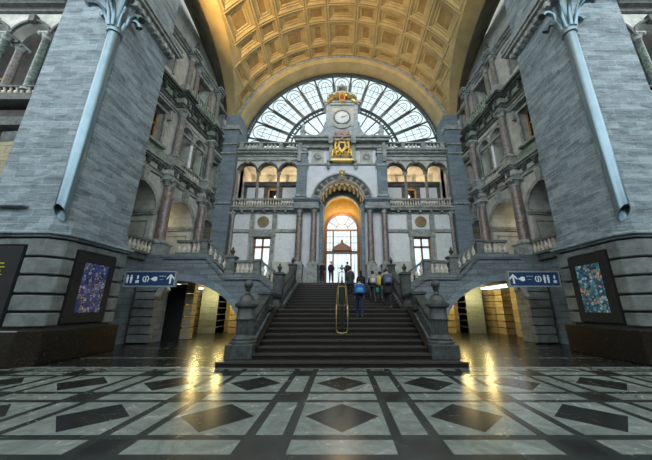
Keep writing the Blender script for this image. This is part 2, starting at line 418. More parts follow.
# newels, pedestals, rails of the staircase
for s in (-1, 1):
    sd = SIDE[s]
    x = s * 3.12
    t = thing('newel_post', f'large fluted stone newel with ball top at the {sd} foot of the stairs', 'newel post', (x, 9.25, .16))
    MB().box(-.42, .42, -.42, .42, 0, .42).build('plinth', 'newel', t, local=True, bev=.02)
    MB().lathe([(.41, .42), (.41, .48), (.36, .53), (.38, .57), (.30, .64), (.27, .68)], n=20).build('base', 'newel', t, local=True, smooth=True)
    fl = MB(); n = 40
    vs = []
    for z, r in ((.68, .255), (1.12, .275)):
        vs += [(math.cos(2 * PI * k / n) * r * (1 if k % 2 else .9), math.sin(2 * PI * k / n) * r * (1 if k % 2 else .9), z) for k in range(n)]
    fl.add(vs, [(k, (k + 1) % n, n + (k + 1) % n, n + k) for k in range(n)])
    fl.build('fluted_shaft', 'newel', t, local=True)
    MB().lathe([(.30, 1.12), (.31, 1.16), (.28, 1.2), (.27, 1.46), (.30, 1.5), (.37, 1.54), (.38, 1.62), (.33, 1.65), (.24, 1.72), (.21, 1.84), (.15, 1.90)], n=12).build('capital', 'newel', t, local=True, smooth=True)
    MB().lathe([(.09, 1.90), (.10, 1.94), (.07, 2.0), (.09, 2.08), (.12, 2.11), (.07, 2.14)], n=14).ball((0, 0, 2.26), .15, 12).build('ball_finial', 'newel', t, local=True, smooth=True)
    balustrade('stair_balustrade', f'sloping stone balustrade beside the lower flight, from the {sd} newel', (x, 9.6, .58), (x, 11.35, 1.46), .72, 'newel', 'dbal', .27, w=.34)
    pedestal('pedestal', f'squat stone pedestal at the {sd} edge of the stair landing', x, 11.55, 1.58, 2.3, .46, 'newel')
    balustrade('stair_balustrade', f'level dark stone balustrade along the {sd} side of the stair landing', (x, 11.8, 1.6), (x, 13.95, 1.6), .68, 'newel', 'dbal', .27, w=.3)
    x2 = s * 3.26
    pedestal('pedestal', f'tall stone pedestal with small urn where the {sd} terrace balustrade meets the upper flight', x2, YA - .05, 1.6, 3.42, .44, 'newel', finial=True)
    balustrade('stair_balustrade', f'sloping stone balustrade on the {sd} of the upper flight', (x2, 14.55, 1.86), (x2, 18.5, 3.33), .92, 'newel', 'dbal', .3, w=.3)
    pedestal('pedestal', f'stone pedestal with urn at the {sd} top of the stairs', s * 3.4, 18.75, ZP, 4.55, .44, 'newel', finial=True)
    # curved end of terrace balustrade and flights to the gallery
    balustrade('terrace_balustrade', f'short stone balustrade sloping down to the upper flight on the {sd}', (s * 4.28, YA, ZP - .05), (s * 3.5, YA, 2.75), .78, 'dbal', 'bal', .26, fat=1.35)
    pedestal('pedestal', f'plain stone pedestal near the {sd} end of the terrace balustrade', s * 4.45, YA, ZP - .05, 4.12, .34, 'dbal')
    balustrade('terrace_balustrade', f'level stone balustrade with pale balusters over the {sd} arch', (s * 4.62, YA, ZP - .05), (s * 5.6, YA, ZP - .05), .76, 'dbal', 'bal', .24, fat=1.35)
    pedestal('pedestal', f'tall stone pedestal with urn at the foot of the small {sd} gallery stairs', s * 5.83, YA, ZP - .05, 4.3, .42, 'dbal', finial=True)
    balustrade('terrace_balustrade', f'steep stone balustrade climbing to the {sd} gallery', (s * 6.05, YA, ZP + .1), (s * 7.15, YA, ZG - .02), .78, 'dbal', 'bal', .22, fat=1.35)
    pedestal('pedestal', f'stone pedestal with urn at the top of the small {sd} gallery stairs', s * 7.35, YA, ZG, 5.2, .36, 'dbal')
    balustrade('terrace_balustrade', f'level stone balustrade with pale balusters at the {sd} gallery edge', (s * 7.55, YA, ZG), (s * 8.85, YA, ZG), .78, 'dbal', 'bal', .22, fat=1.35)

# ------------------------------------------------------------ arched walls under the terrace
def top_a(u):
    if u < 5.7: base = ZP - .05 if u > 4.3 else 2.75 + (ZP - .05 - 2.75) * max(0, (u - 3.5)) / .8
    elif u < 7.15: base = ZP - .05 + (ZG - ZP + .05) * (u - 6.05) / 1.1 if u > 6.05 else ZP - .05
    else: base = ZG
    return min(base, ZG)
# intrados, u grows away from the stairs
intr = [(5.0, 0)] + [(5.0 + 3.6 * (1 - math.cos(a)), .3 + 2.70 * math.sin(a)) for a in [PI / 2 * i / 16 for i in range(17)]]
intr += [(9.0, 2.97), (9.45, 2.8)]
for s in (-1, 1):
    m = MB(mir(s) @ Matrix.Translation((0, YA, 0)))
    m.over([(3.52, 0), (4.3, 0), (4.99, 0)], top_a, -.1, .9)
    P2 = []
    for (a, b) in zip(intr[:-1], intr[1:]):
        P2.append(a)
        if b[0] - a[0] > .3: P2.append(((a[0] + b[0]) / 2, (a[1] + b[1]) / 2))
    P2.append(intr[-1])
    P2 = [p for p in P2 if not (p[0] == 5.0 and p[1] == 0)]
    m.over(P2, top_a, -.1, .9)
    m.add([(5.0, -.1, 0), (5.0, .9, 0), (5.0, .9, .3), (5.0, -.1, .3)], [(0, 1, 2, 3)])
    m.box(9.45, 11.2, -.1, .9, 0, ZG)
    m.build('wall_back', 'arch', kind='structure')
    # arch ring of voussoirs
    m = MB(mir(s) @ Matrix.Translation((0, YA, 0)))
    q = intr[1:-1]
    for i in range(len(q) - 1):
        (ua, za), (ub, zb) = q[i], q[i + 1]
        def nrm(j):
            p0 = q[max(0, j - 1)]; p1 = q[min(len(q) - 1, j + 1)]
            d = Vector((p1[0] - p0[0], p1[1] - p0[1])).normalized(); return (-d.y, d.x)
        na, nb = nrm(i), nrm(i + 1); k = .34
        vs = []
        for v in (-.16, .92):
            vs += [(ua, v, za), (ub, v, zb), (ub + nb[0] * k, v, zb + nb[1] * k), (ua + na[0] * k, v, za + na[1] * k)]
        m.add(vs, [(0, 1, 2, 3), (7, 6, 5, 4), (0, 4, 5, 1), (2, 6, 7, 3)])
    m.build('trim_1', 'strip', kind='structure')
    # string course under the balustrades
    m = MB(mir(s) @ Matrix.Translation((0, YA, 0)))
    for dz, pr, h in ((-.14, .22, .14), (-.24, .16, .1)):
        for a, b in ((3.5, 4.3), (4.3, 6.05), (6.05, 7.15), (7.15, 9.4)):
            m.bar((a, -.02, top_a(a) + dz), (b, -.02, top_a(b) + dz), .2 + pr, h)
    m.build('trim_2', 'arch', kind='structure')
    # rusticated pier carrying the arch, with a scroll bracket
    m = MB(mir(s) @ Matrix.Translation((0, YA, 0)))
    for i in range(7):
        m.box(9.25, 10.3, -.42, -.1, .05 + i * .4, .05 + i * .4 + .355)
    m.box(9.2, 10.35, -.48, -.1, 2.85, 3.05)
    m.box(8.8, 9.26, -.3, .5, 2.75, 2.95)
    m.build('wall_back', 'rust', kind='structure', bev=.02)
    m = MB(mir(s) @ Matrix.Translation((0, YA, 0)))
    m.tube([(9.25, -.3, 2.2), (9.12, -.3, 2.5), (8.95, -.3, 2.66), (8.78, -.3, 2.66), (8.72, -.3, 2.52), (8.85, -.3, 2.45)], [.16, .15, .13, .11, .09, .07], 10)
    m.build('scroll_bracket', 'trim', smooth=True, label=f'carved stone scroll bracket beside the {SIDE[s]} arch', cat='bracket')
    # corridor behind the arch
    m = MB(mir(s))
    m.box(4.0, 13, 21.0, 21.3, 0, 3.0)
    m.box(3.6, 3.9, YA + .8, 21, 0, 3.0)
    for px in (5.6, 7.0, 8.6, 10.4):
        for i in range(7): m.box(px, px + .75, 19.6, 21.0, i * .42, i * .42 + .37)
    for py in (16.6, 18.6):
        for i in range(7): m.box(10.6, 12, py, py + .9, i * .42, i * .42 + .37)
    m.box(11.2, 11.5, YA, 21, 0, 3.0)
    m.build('wall_corridor', 'warm', kind='structure')
MB().box(-11, -8.92, 15.9, 16.1, 0, 2.95).build('dark_partition', 'black', label='tall black partition standing inside the left arch', cat='partition')
m = MB()
for i in range(5): m.box(-8.88, -8.4, 15.85, 16.3, i * .62, i * .62 + .56)
m.build('wall_corridor', 'warm', kind='structure', bev=.02)
for s in (-1, 1):
    # small carved console on corridor pillar
    MB(mir(s)).tube([(7.6, 15.8, 2.35), (7.5, 15.7, 2.55), (7.35, 15.7, 2.6), (7.28, 15.7, 2.5)], [.12, .11, .09, .06], 8).box(7.5, 7.9, 15.6, 16.2, 2.6, 2.75) if 0 else None

# ------------------------------------------------------------ great piers
PX, PY0, PY1, PXO = 9.37, 8.72, 11.47, 12.07
for s in (-1, 1):
    sd = SIDE[s]
    T = mir(s)
    def ring(g, ch):
        return [(PX - g + ch, PY0 - g), (PXO + g, PY0 - g), (PXO + g, PY1 + g), (PX - g, PY1 + g), (PX - g, PY0 - g + ch)]
    m = MB(T); m.prism(ring(0, .16), 4.0, 24); m.build('wall_' + sd, 'pier', kind='structure')
    m = MB(T)
    m.prism(ring(.02, .3), 1.0, 3.9); m.build('wall_' + sd, 'joint', kind='structure')
    # rusticated courses, each cut around the poster boards
    zs = [1.06, 1.53, 2.07, 2.66, 3.24, 3.87]
    m = MB(T)
    for i in range(5):
        z0, z1 = zs[i] + .035, zs[i + 1] - .035
        g = .12
        m.prism([(PX - g + .38, PY0 - g), (10.18, PY0 - g), (10.18, PY0 + .1), (PX + .1, PY0 + .1), (PX + .1, 9.36), (PX - g, 9.36), (PX - g, PY0 - g + .34)], z0, z1)
        m.box(PX - g, PX + .1, 11.06, PY1 + g, z0, z1)
        m.box(11.7, PXO + g + 2.2, PY0 - g, PY0 + .2, z0, z1)
        if i == 4:
            m.box(10.18, 11.7, PY0 - g, PY0 + .1, 3.62, z1); m.box(PX - g, PX + .1, 9.36, 11.06, 3.62, z1)
    m.build('wall_' + sd, 'rust', kind='structure', bev=.03)
    m = MB(T)
    for g, a, b in ((.16, 3.9, 3.98), (.26, 3.98, 4.08), (.16, 4.08, 4.2), (.08, 4.2, 4.55)):
        m.prism(ring(g, .36), a, b)
    m.box(10.7, 14.3, PY0 - .2, PY0, 4.95, 5.03)
    m.build('trim_3', 'pier', kind='structure', bev=.015)
    m = MB(T); m.prism([(PX - .3 + .4, PY0 - .3), (PXO + 2.6, PY0 - .3), (PXO + 2.6, PY1 + .25), (PX - .3, PY1 + .25), (PX - .3, PY0 - .3 + .4)], 0, 1.0)
    m.build('baseboard_' + sd, 'plinth', kind='structure', bev=.03)
    # mouldings returning round the pier high up
    m = MB(T)
    for g, a, b in ((.22, 14.75, 14.9), (.4, 14.9, 15.05), (.5, 15.05, 15.2)):
        m.prism(ring(g, .1 + g), a, b)
    k = 0
    while k < 9:
        m.box(PX - .34, PX, PY0 + .1 + k * .32, PY0 + .26 + k * .32, 14.5, 14.75); k += 1
    m.build('trim_4', 'trim', kind='structure')
    # poster boards
    side_lab = {-1: 'black poster board with blue and violet mosaic picture on the left great pier', 1: 'black poster board with teal mosaic picture on the right great pier'}[s]
    xb = s * (PX - .14)
    t = thing('poster_board', side_lab, 'poster', (xb, 10.2, 1.16))
    MB(T).box(PX - .17, PX - .03, 9.40, 11.02, 1.16, 3.58).build('board', 'black', t)
    MB(T).box(PX - .18, PX - .16, 9.72, 10.72, 1.5, 3.22).build('picture', 'art1' if s < 0 else 'art2', t)
    t = thing('poster_board', f'black board on the front of the {sd} great pier, cut off by the picture edge', 'poster', (s * 10.9, PY0 - .14, 1.16))
    MB(T).box(10.22, 11.66, PY0 - .17, PY0 - .03, 1.16, 3.58).build('board', 'black', t)
    if s < 0:
        m = MB(T)
        for r_, (a, b) in enumerate(((10.66, 11.2), (10.62, 11.3), (10.70, 11.3), (10.64, 11.1))):
            m.box(a, b, PY0 - .185, PY0 - .165, 3.0 - r_ * .12, 3.03 - r_ * .12)
        m.build('yellow_lines', 'yellow', t, label='yellow printed lines')
    # lamp tube
    x0, y0 = s * (PX + .02), PY0 - .16
    t = thing('wall_lamp', f'tall blue-grey metal tube lamp with horn-shaped heads on the {sd} great pier', 'lamp', (x0, y0, 4.75))
    R = .2; n = 20
    vs = []; 
    for k in range(n):
        a = 2 * PI * k / n
        vs.append((R * math.cos(a), R * math.sin(a), -.15 + .25 * (-math.sin(a)) * 1 + .1))
    vs += [(R * math.cos(2 * PI * k / n), R * math.sin(2 * PI * k / n), 13.5) for k in range(n)]
    vs += [(R * .86 * math.cos(2 * PI * k / n), R * .86 * math.sin(2 * PI * k / n), vs[k][2]) for k in range(n)]
    vs += [(R * .86 * math.cos(2 * PI * k / n), R * .86 * math.sin(2 * PI * k / n), 1.2) for k in range(n)]
    fs = [(k, (k + 1) % n, n + (k + 1) % n, n + k) for k in range(n)] + [(2 * n + k, 2 * n + (k + 1) % n, (k + 1) % n, k) for k in range(n)]
    fs += [(3 * n + k, 3 * n + (k + 1) % n, 2 * n + (k + 1) % n, 2 * n + k) for k in range(n)] + [tuple(range(3 * n, 4 * n))]
    MB().add(vs, fs).build('tube', 'steel', t, local=True, smooth=True)
    ZC = 7.85
    MB().lathe([(.215, ZC - .12), (.26, ZC - .1), (.27, ZC), (.23, ZC + .35), (.215, ZC + .36)], n=20).build('collar', 'steel', t, local=True, smooth=True)
    for k in range(8):
        a = PI * 2 * (k + .5) / 8
        dx, dy = math.cos(a), math.sin(a) - .25
        hi = .2 * (k % 2)
        pts = [(.2 * dx, .2 * dy, ZC + .1), (.30 * dx, .30 * dy, ZC + .5 + hi), (.44 * dx, .44 * dy, ZC + .85 + hi), (.62 * dx, .62 * dy, ZC + 1.0 + hi), (.80 * dx, .80 * dy, ZC + .95 + hi), (.92 * dx, .92 * dy, ZC + .82 + hi)]
        h = MB().tube(pts, [.07, .075, .085, .10, .125, .15], 10).build('horn', 'steel', t, local=True, smooth=True)
        d = Vector(pts[-1]) - Vector(pts[-2]); d.normalize()
        p = Vector(pts[-1])
        MB().tube([tuple(p - d * .01), tuple(p + d * .012)], .135, 10).build('lamp_mouth', 'mouth', h, local=True)
    # direction sign
    Xs0, Xs1, zs0, zs1 = 7.12, 9.22, 2.56, 3.12
    ys = 11.7
    t = thing('direction_sign', {-1: 'navy pictogram sign with arrow at its right end, by the left arch', 1: 'navy pictogram sign with arrow at its left end, by the right arch'}[s], 'sign', (s * 8.17, ys, zs0))
    m = MB(T).box(Xs0, Xs1, ys, ys + .1, zs0, zs1); m.build('panel', 'navy', t)
    f = .05
    MB(T).box(Xs0 - f, Xs1 + f, ys - .03, ys + .12, zs1, zs1 + f).box(Xs0 - f, Xs1 + f, ys - .03, ys + .12, zs0 - f, zs0).box(Xs0 - f, Xs0, ys - .03, ys + .12, zs0, zs1).box(Xs1, Xs1 + f, ys - .03, ys + .12, zs0, zs1).build('frame', 'signf', t)
    MB(T).box(Xs1 - .02, PX, ys - .05 + .07, ys + .1, zs0 + .15, zs0 + .22).box(Xs1 - .02, PX + .0, ys + .02, ys + .1, zs1 - .2, zs1 - .13).build('bracket', 'iron', t)
    zc = (zs0 + zs1) / 2
    W = MB(Matrix.Translation((0, ys - .012, 0)))
    order = ['P', 'L', 'i', 'T', 't', 'A'] if s < 0 else ['A', 'T', 't', 'i', 'P', 'L']
    left = -9.22 if s < 0 else 7.12
    def person_ic(w, x, h, k=1):
        w.disc(x, zc + h * .40, .035 * k, 0, .012, 10); w.prism([(x - .05 * k, zc + h * .28), (x + .05 * k, zc + h * .28), (x + .03 * k, zc - h * .5), (x - .03 * k, zc - h * .5)], 0, .012, 'y')
    for i, g in enumerate(order):
        xc = left + 2.1 * (i + .5) / 6
        w = MB(Matrix.Translation((0, ys - .012, 0)))
        if g == 'P':
            person_ic(w, xc - .08, .34); person_ic(w, xc + .08, .34); 
        elif g == 'L':
            person_ic(w, xc, .16, .8); w.v = [(a, b, c + .07) for a, b, c in w.v]
            w.box(xc - .07, xc + .07, 0, .012, zc - .17, zc - .06)
        elif g == 'i':
            w.arc(xc, zc, .10, .14, 0, .012, PI * .65, PI * 1.55, 14); w.arc(xc, zc, .10, .14, 0, .012, -PI * .35, PI * .45, 14)
            w.box(xc - .025, xc + .025, 0, .012, zc - .08, zc + .03); w.disc(xc, zc + .075, .026, 0, .012, 10)
        elif g == 'T':
            w.prism([(xc - .16, zc), (xc + .02, zc + .10), (xc + .13, zc + .07), (xc + .13, zc - .07), (xc + .02, zc - .10)], 0, .012, 'y')
        elif g == 't':
            for q_ in range(3): w.box(xc - .13 + .1 * q_, xc - .13 + .1 * q_ + .06, 0, .012, zc + .10, zc + .125)
            w.box(xc - .1, xc + .06, 0, .012, zc - .03, zc - .018)
        elif g == 'A':
            w.box(xc - .035, xc + .035, 0, .012, zc - .2, zc + .12)
            w.prism([(xc, zc + .21), (xc + .16, zc + .04), (xc + .16, zc - .04), (xc, zc + .12)], 0, .012, 'y')
            w.prism([(xc, zc + .21), (xc - .16, zc + .04), (xc - .16, zc - .04), (xc, zc + .12)], 0, .012, 'y')
        w.build('arrow' if g == 'A' else 'pictogram', 'signw', t)

# ------------------------------------------------------------ facade (plane Y = 20)
def Z(py): return zf(py, YF)
FM = Matrix.Translation((0, YF, 0))
ZS = Z(171.5)
for s in (-1, 1):
    sd = SIDE[s]; T = mir(s) @ FM
    m = MB(T)
    m.bay(3.3, 8.6, ZP, Z(210), 6.05, .66, ZP, Z(237), 0, 0, .5)
    for c in (4.34, 6.02, 7.70):
        u0, u1 = (3.3 if c < 5 else c - .84), (8.6 if c > 7 else c + .84)
        m.bay(u0, u1, ZS, Z(158), c, .74, ZS, ZS, .74, 0, .45, 16)
    m.box(3.3, 3.6, 0, .45, Z(209), ZS).box(8.44, 8.6, 0, .45, Z(209), ZS)
    # drop the wall strips between the arches down to slim piers
    m.build('wall_back', 'lime', kind='structure')
    # clear strips between arches are columns, so cut back: inner room
    m = MB(T)
    m.box(3.3, 9.2, 3.6, 3.9, Z(212), Z(150)); m.box(3.3, 9.2, .45, 3.9, Z(212), Z(209)); m.box(3.3, 9.2, .45, 3.9, Z(155), Z(152))
    m.box(3.0, 3.3, .45, 3.9, Z(212), Z(152)); m.box(8.6, 8.9, .5, 3.9, Z(212), Z(152))
    m.build('wall_loggia', 'lime', kind='structure')
    def zb_(py): return zf(py, YF + 2.0)
    m = MB(T); m.bay(3.3, 8.6, Z(212), zb_(182.5), 6.05, .42, Z(212), zb_(189), 0, 2.0, 2.2).box(3.3, 8.6, 1.85, 2.0, zb_(186.5), zb_(182.5)).box(3.3, 8.6, 2.2, 3.6, zb_(184), zb_(182.6)); m.build('wall_loggia', 'dtrim', kind='structure')
    m = MB(T)
    for a, b in ((3.6, 5.3), (6.75, 8.4)): m.box(a + .1, b - .1, 1.94, 2.0, zb_(203), zb_(188))
    m.build('trim_6', 'wpanel', kind='structure')
    m = MB(T)
    for c in (5.18, 6.86): m.box(c - .12, c + .12, 3.4, 3.6, zb_(182), Z(155))
    m.build('trim_5', 'trim', kind='structure')
    wd = thing('window_1', None, None, (s * 6.05, YF + 2.0, zb_(205)), kind='structure')
    MB(T).box(5.63, 5.75, 1.95, 2.1, zb_(205), zb_(189)).box(6.35, 6.47, 1.95, 2.1, zb_(205), zb_(189)).box(5.63, 6.47, 1.95, 2.1, zb_(190.5), zb_(189)).build('window_frame', 'orange', wd)
    MB(T).box(5.75, 6.35, 2.05, 2.07, zb_(205), zb_(189)).build('pane', 'glass', wd)
    # window of the ground storey
    wd = thing('window_2', None, None, (s * 6.05, YF + .3, ZP), kind='structure')
    f = MB(T)
    zt = Z(237)
    f.box(5.39, 5.50, .2, .32, ZP, zt).box(6.60, 6.71, .2, .32, ZP, zt).box(5.99, 6.11, .2, .32, ZP, zt).box(5.39, 6.71, .2, .32, zt - .1, zt).box(5.39, 6.71, .2, .32, Z(247.5), Z(245.5)).box(5.39, 6.71, .2, .32, ZP, ZP + .5)
    f.build('window_frame', 'wood', wd)
    MB(T).box(5.45, 6.65, .25, .27, ZP, zt).build('pane', 'glass', wd)
    # stone surround, quoins and string courses
    m = MB(T)
    m.box(5.15, 5.39, -.1, 0, ZP, Z(236)).box(6.71, 6.95, -.1, 0, ZP, Z(236)).box(5.05, 7.05, -.16, 0, Z(237), Z(232.5))
    m.box(3.3, 8.6, -.12, 0, Z(232.5), Z(230)); m.box(3.3, 8.6, -.06, 0, Z(213.5), Z(211.5))
    for u in (5.05, 6.75): m.box(u, u + .3, -.1, 0, Z(230), Z(213.5))
    m.box(3.3, 8.6, -.42, 0, Z(211.5), Z(209.8)).box(3.3, 8.6, -.52, .1, Z(209.8), Z(208.2))
    k = 0
    for u in (3.5, 4.34, 5.18, 6.02, 6.86, 7.70, 8.4): m.box(u - .07, u + .07, -.38, 0, Z(213.5), Z(211.5))
    for c in (4.34, 6.02, 7.70):
        m.prism([(c - .1, ZS + .68), (c + .1, ZS + .68), (c + .15, ZS + .98), (c - .15, ZS + .98)], -.2, 0, 'y')
    m.box(3.3, 8.6, -.1, 0, Z(161), Z(159.5)).box(3.3, 8.6, -.16, .0, Z(157), Z(156)).box(3.3, 8.7, -.45, .3, Z(152.5), Z(151)).box(3.3, 8.7, -.3, .3, Z(154), Z(152.5))
    for i in range(26): m.box(3.4 + i * .2, 3.5 + i * .2, -.26, 0, Z(155), Z(154))
    m.build('trim_7', 'trim', kind='structure')
    m = MB(T); m.box(3.3, 8.6, -.04, .35, Z(158), Z(152)); m.build('trim_8', 'lime', kind='structure')
    m = MB(T)
    for c in (4.34, 6.02, 7.70): m.arc(c, ZS, .72, .84, -.12, .4, n=18)
    m.build('trim_35', 'dtrim', kind='structure')
    # marble panels
    m = MB(T)
    for a, b, c, d in ((3.55, 4.95, 229, 215), (7.15, 8.45, 229, 215), (3.55, 5.05, 262, 233.6), (7.1, 8.45, 262, 233.6), (5.4, 6.7, 229, 215)):
        m.box(a, b, -.03, 0, Z(c), Z(d))
    m.build('trim_9', 'white', kind='structure')
    # medallion
    t = thing('round_medallion', f'round bronze medallion on pale panel above the window {sd} of the portal', 'medallion', (s * 6.05, YF - .04, Z(222.5)), group=None)
    MB(T).arc(6.05, Z(222), .32, .44, -.12, -.03, 0, 2 * PI, 28).build('rim', 'bronze', t)
    MB(T).disc(6.05, Z(222), .32, -.07, -.03).arc(6.05, Z(222), .18, .22, -.10, -.07, 0, 2 * PI, 20).disc(6.05, Z(222), .1, -.11, -.07).build('relief', 'bronze', t)
    # loggia columns
    for j, c in enumerate((5.18, 6.86)):
        column(f'slender stone column of the three-arched loggia {sd} of the portal, ' + ('nearer the portal' if j == 0 else 'farther from the portal'), s * c, YF + .2, Z(200), ZS - Z(200) + .02, .12, 'redg', 'loggia columns', 'trim', seg=12, name='loggia_column')
    for j, c in enumerate((3.55, 8.50)):
        column(f'slender half-engaged column at the {"inner" if j == 0 else "outer"} end of the loggia {sd} of the portal', s * c, YF - .02, Z(200), ZS - Z(200) + .02, .11, 'redg', 'loggia columns', 'trim', seg=12, name='loggia_column')
    # balustrade of loggia
    balustrade('loggia_balustrade', f'stone balustrade below the three loggia arches {sd} of the portal', (s * 3.4, YF - .25, Z(208.2)), (s * 8.5, YF - .25, Z(208.2)), Z(200) - Z(208.2), 'trim', 'bal', .2, w=.2)
    # pierced parapet on top
    t = thing('roof_parapet', f'pierced stone parapet under the fan window, {sd} of the clock', 'parapet', (s * 5.9, YF - .1, Z(151)))
    za, zb = Z(151), Z(144)
    MB(T).box(3.3, 8.5, -.3, .1, za, za + .14).box(3.3, 8.5, -.32, .12, zb - .12, zb).build('rails', 'trim', t)
    m = MB(T)
    for u in (3.3, 4.9, 6.55, 8.15): m.box(u, u + .3, -.34, .14, za, zb)
    m.build('posts', 'trim', t)
    m = MB(T)
    u = 3.7
    while u < 8.1:
        if not any(abs(u + .15 - q) < .3 for q in (5.05, 6.7)): m.box(u, u + .12, -.2, 0, za + .14, zb - .12)
        u += .3
    m.build('bars', 'lime', t)
    # corner strips of bluestone
    m = MB(T); m.box(8.6, 9.75, -.5, 1.5, 0, 17.4); m.build('wall_back', 'strip', kind='structure')
    m = MB(T)
    for py in (147, 156, 205): m.box(8.55, 9.8, -.62, .1, Z(py + 1.5), Z(py))
    m.box(8.5, 9.85, -.66, .1, 15.9, 16.3)
    m.build('trim_10', 'trim', kind='structure')
    column(f'dark engaged column at the outer corner of the facade, {sd} side', s * 8.4, YF - .15, ZP, Z(213) - ZP, .15, 'redg', None, 'trim', ped=1.0)
    finial(f'stone urn finial on the parapet at the {sd} shoulder of the clock tower', s * 3.3, YF - .2, Z(140.5), 1.25, 'towr')

    # portal: paired columns, entablature, pilaster strips
    m = MB(T)
    m.box(1.74, 3.3, 0, .5, ZP, Z(203)); m.build('wall_back', 'wpanel', kind='structure')
    zc0 = ZP
    for j, c in enumerate((2.13, 3.22)):
        column(f'mottled brown marble column {sd} of the portal, ' + ('next to the opening' if j == 0 else 'the outer one of the pair'), s * c, YF - .42, ZP, Z(209) - ZP, .235, 'red', f'portal columns', 'trim', ped=1.32, name='portal_column')
    m = MB(T)
    m.box(1.75, 3.62, -.75, 0, Z(211), Z(205)); m.box(1.68, 3.68, -.85, 0, Z(204.6), Z(203.5)); m.box(1.62, 3.74, -.95, 0, Z(203.5), Z(202)); m.box(1.72, 3.66, -.78, 0, Z(211.5), Z(210))
    m.build('trim_11', 'strip', kind='structure', bev=.015)
    m = MB(T); m.box(1.9, 3.5, -.78, -.7, Z(209.5), Z(205.8)); m.build('trim_12', 'redg', kind='structure')
    m = MB(T); m.box(1.46, 1.75, -.1, 1.6, ZP, Z(204)); m.box(1.42, 1.78, -.14, 1.6, Z(207), Z(205)); m.box(1.42, 1.78, -.14, 1.6, ZP, ZP + .5); m.build('trim_13', 'strip', kind='structure')
    # upper storey pilaster strip
    m = MB(T); m.box(2.86, 3.62, -.35, .1, Z(202), Z(150)); m.build('wall_back', 'strip', kind='structure')
    m = MB(T)
    m.box(2.80, 3.68, -.42, 0, Z(198), Z(196)); m.box(2.80, 3.68, -.42, 0, Z(168), Z(166)); m.box(2.78, 3.7, -.46, 0, Z(156), Z(154)); m.box(2.9, 3.58, -.4, 0, Z(153), Z(151))
    m.build('trim_14', 'trim', kind='structure')
    # relief panel
    t = thing('relief_panel', f'square carved stone relief panel {sd} of the golden coat of arms', 'relief', (s * 2.0, YF - .1, Z(163)))
    MB(T).box(1.5, 2.5, -.12, -.06, Z(164), Z(152)).box(1.45, 2.55, -.16, -.06, Z(165), Z(163.6)).box(1.45, 2.55, -.16, -.06, Z(152.6), Z(151.6)).build('panel', 'lime', t)
    m = MB(T)
    zc = Z(158)
    m.arc(2.0, zc, .12, .18, -.2, -.12, 0, 2 * PI, 16)
    for q in range(8):
        a = q * PI / 4
        m.arc(2.0 + .27 * math.cos(a), zc + .27 * math.sin(a), .05, .10, -.18, -.12, a, a + 1.5 * PI, 8)
    m.build('scrollwork', 'trim', t)
    # small consoles
    m = MB(T)
    for u in (1.0, 2.85 - .1): m.box(u, u + .22, -.3, 0, Z(167.5), Z(161.5)).ball((u + .11, -.2, Z(169)), .13, 8)
    m.build('trim_15', 'trim', kind='structure')

# portal arch wall and rings
ZA = Z(203)
m = MB(FM)
m.bay(-2.9, 2.9, ZA, Z(150), 0, 1.72, ZA, ZA, 1.72, 0, .35, 24)
m.build('wall_back', 'wpanel', kind='structure')
m = MB(FM)
m.arc(0, ZA, 1.72, 1.84, -.5, .3, n=36).arc(0, ZA, 2.28, 2.40, -.45, .0, n=36).arc(0, ZA, 1.84, 2.28, -.28, 0, n=36)
m.build('trim_16', 'trim', kind='structure')
m = MB(FM)
for i in range(13):
    a = PI * (i + .5) / 13
    c = Vector((2.06 * math.cos(a), 0, ZA + 2.06 * math.sin(a)))
    d = Vector((math.cos(a), 0, math.sin(a))); e = Vector((-math.sin(a), 0, math.cos(a)))
    pts = [c + d * .15 + e * .13, c - d * .15 + e * .13, c - d * .15 - e * .13, c + d * .15 - e * .13]
    m.prism([(p.x, p.z) for p in pts], -.42, -.26, 'y')
m.build('trim_17', 'dtrim', kind='structure')
# soffit of the deep arch with coffer ribs, narrowing to the inner arch
RI, ZI = 1.45, zf(197, 21.5) - 1.45
m = MB(FM)
vs = []; n = 28
for i in range(n + 1):
    a = PI * i / n
    vs.append((1.74 * math.cos(a), .0, ZA + 1.74 * math.sin(a))); vs.append((1.74 * math.cos(a), 1.45, ZA - .05 + 1.74 * math.sin(a))); vs.append((RI * math.cos(a), 1.5, ZI + RI * math.sin(a)))
m.add(vs, [(3 * i + j, 3 * i + 3 + j, 3 * i + 4 + j, 3 * i + 1 + j) for i in range(n) for j in range(2)])
m.build('ceiling', 'dtrim', kind='structure')
m = MB(FM)
for i in range(12):
    a = PI * (i + .5) / 12 - .05
    m.arc(0, ZA - .02, 1.62, 1.74, .15, 1.3, a, a + .10, 2)
m.arc(0, ZI, RI, RI + .12, 1.35, 1.7, n=28)
m.build('trim_18', 'trim', kind='structure')
# gold vestibule
m = MB(FM)
VY = 23.0 - YF
vs = []
RV = 1.75
for i in range(n + 1):
    a = PI * i / n
    vs.append((RV * math.cos(a), 1.6, ZI + .1 + RV * math.sin(a))); vs.append((RV * math.cos(a), VY + .2, ZI + .1 + RV * math.sin(a)))
m.add(vs, [(2 * i, 2 * i + 2, 2 * i + 3, 2 * i + 1) for i in range(n)])
m.box(-RV - .1, -RV, 1.6, VY + .3, ZP, ZI + .1).box(RV, RV + .1, 1.6, VY + .3, ZP, ZI + .1)
m.build('wall_vestibule', 'gold', kind='structure')
ZD = zf(213, 23.0) - 1.48
m = MB(FM @ Matrix.Translation((0, VY, 0)))
m.bay(-2.0, 2.0, ZP, ZI + 2.3, 0, 1.38, ZP, ZD, 1.38, 0, .3, 24)
m.build('wall_vestibule', 'gold', kind='structure')
DM = FM @ Matrix.Translation((0, VY - .02, 0))
t = thing('door_1', None, None, (0, YF + VY, ZP), kind='structure')
m = MB(DM)
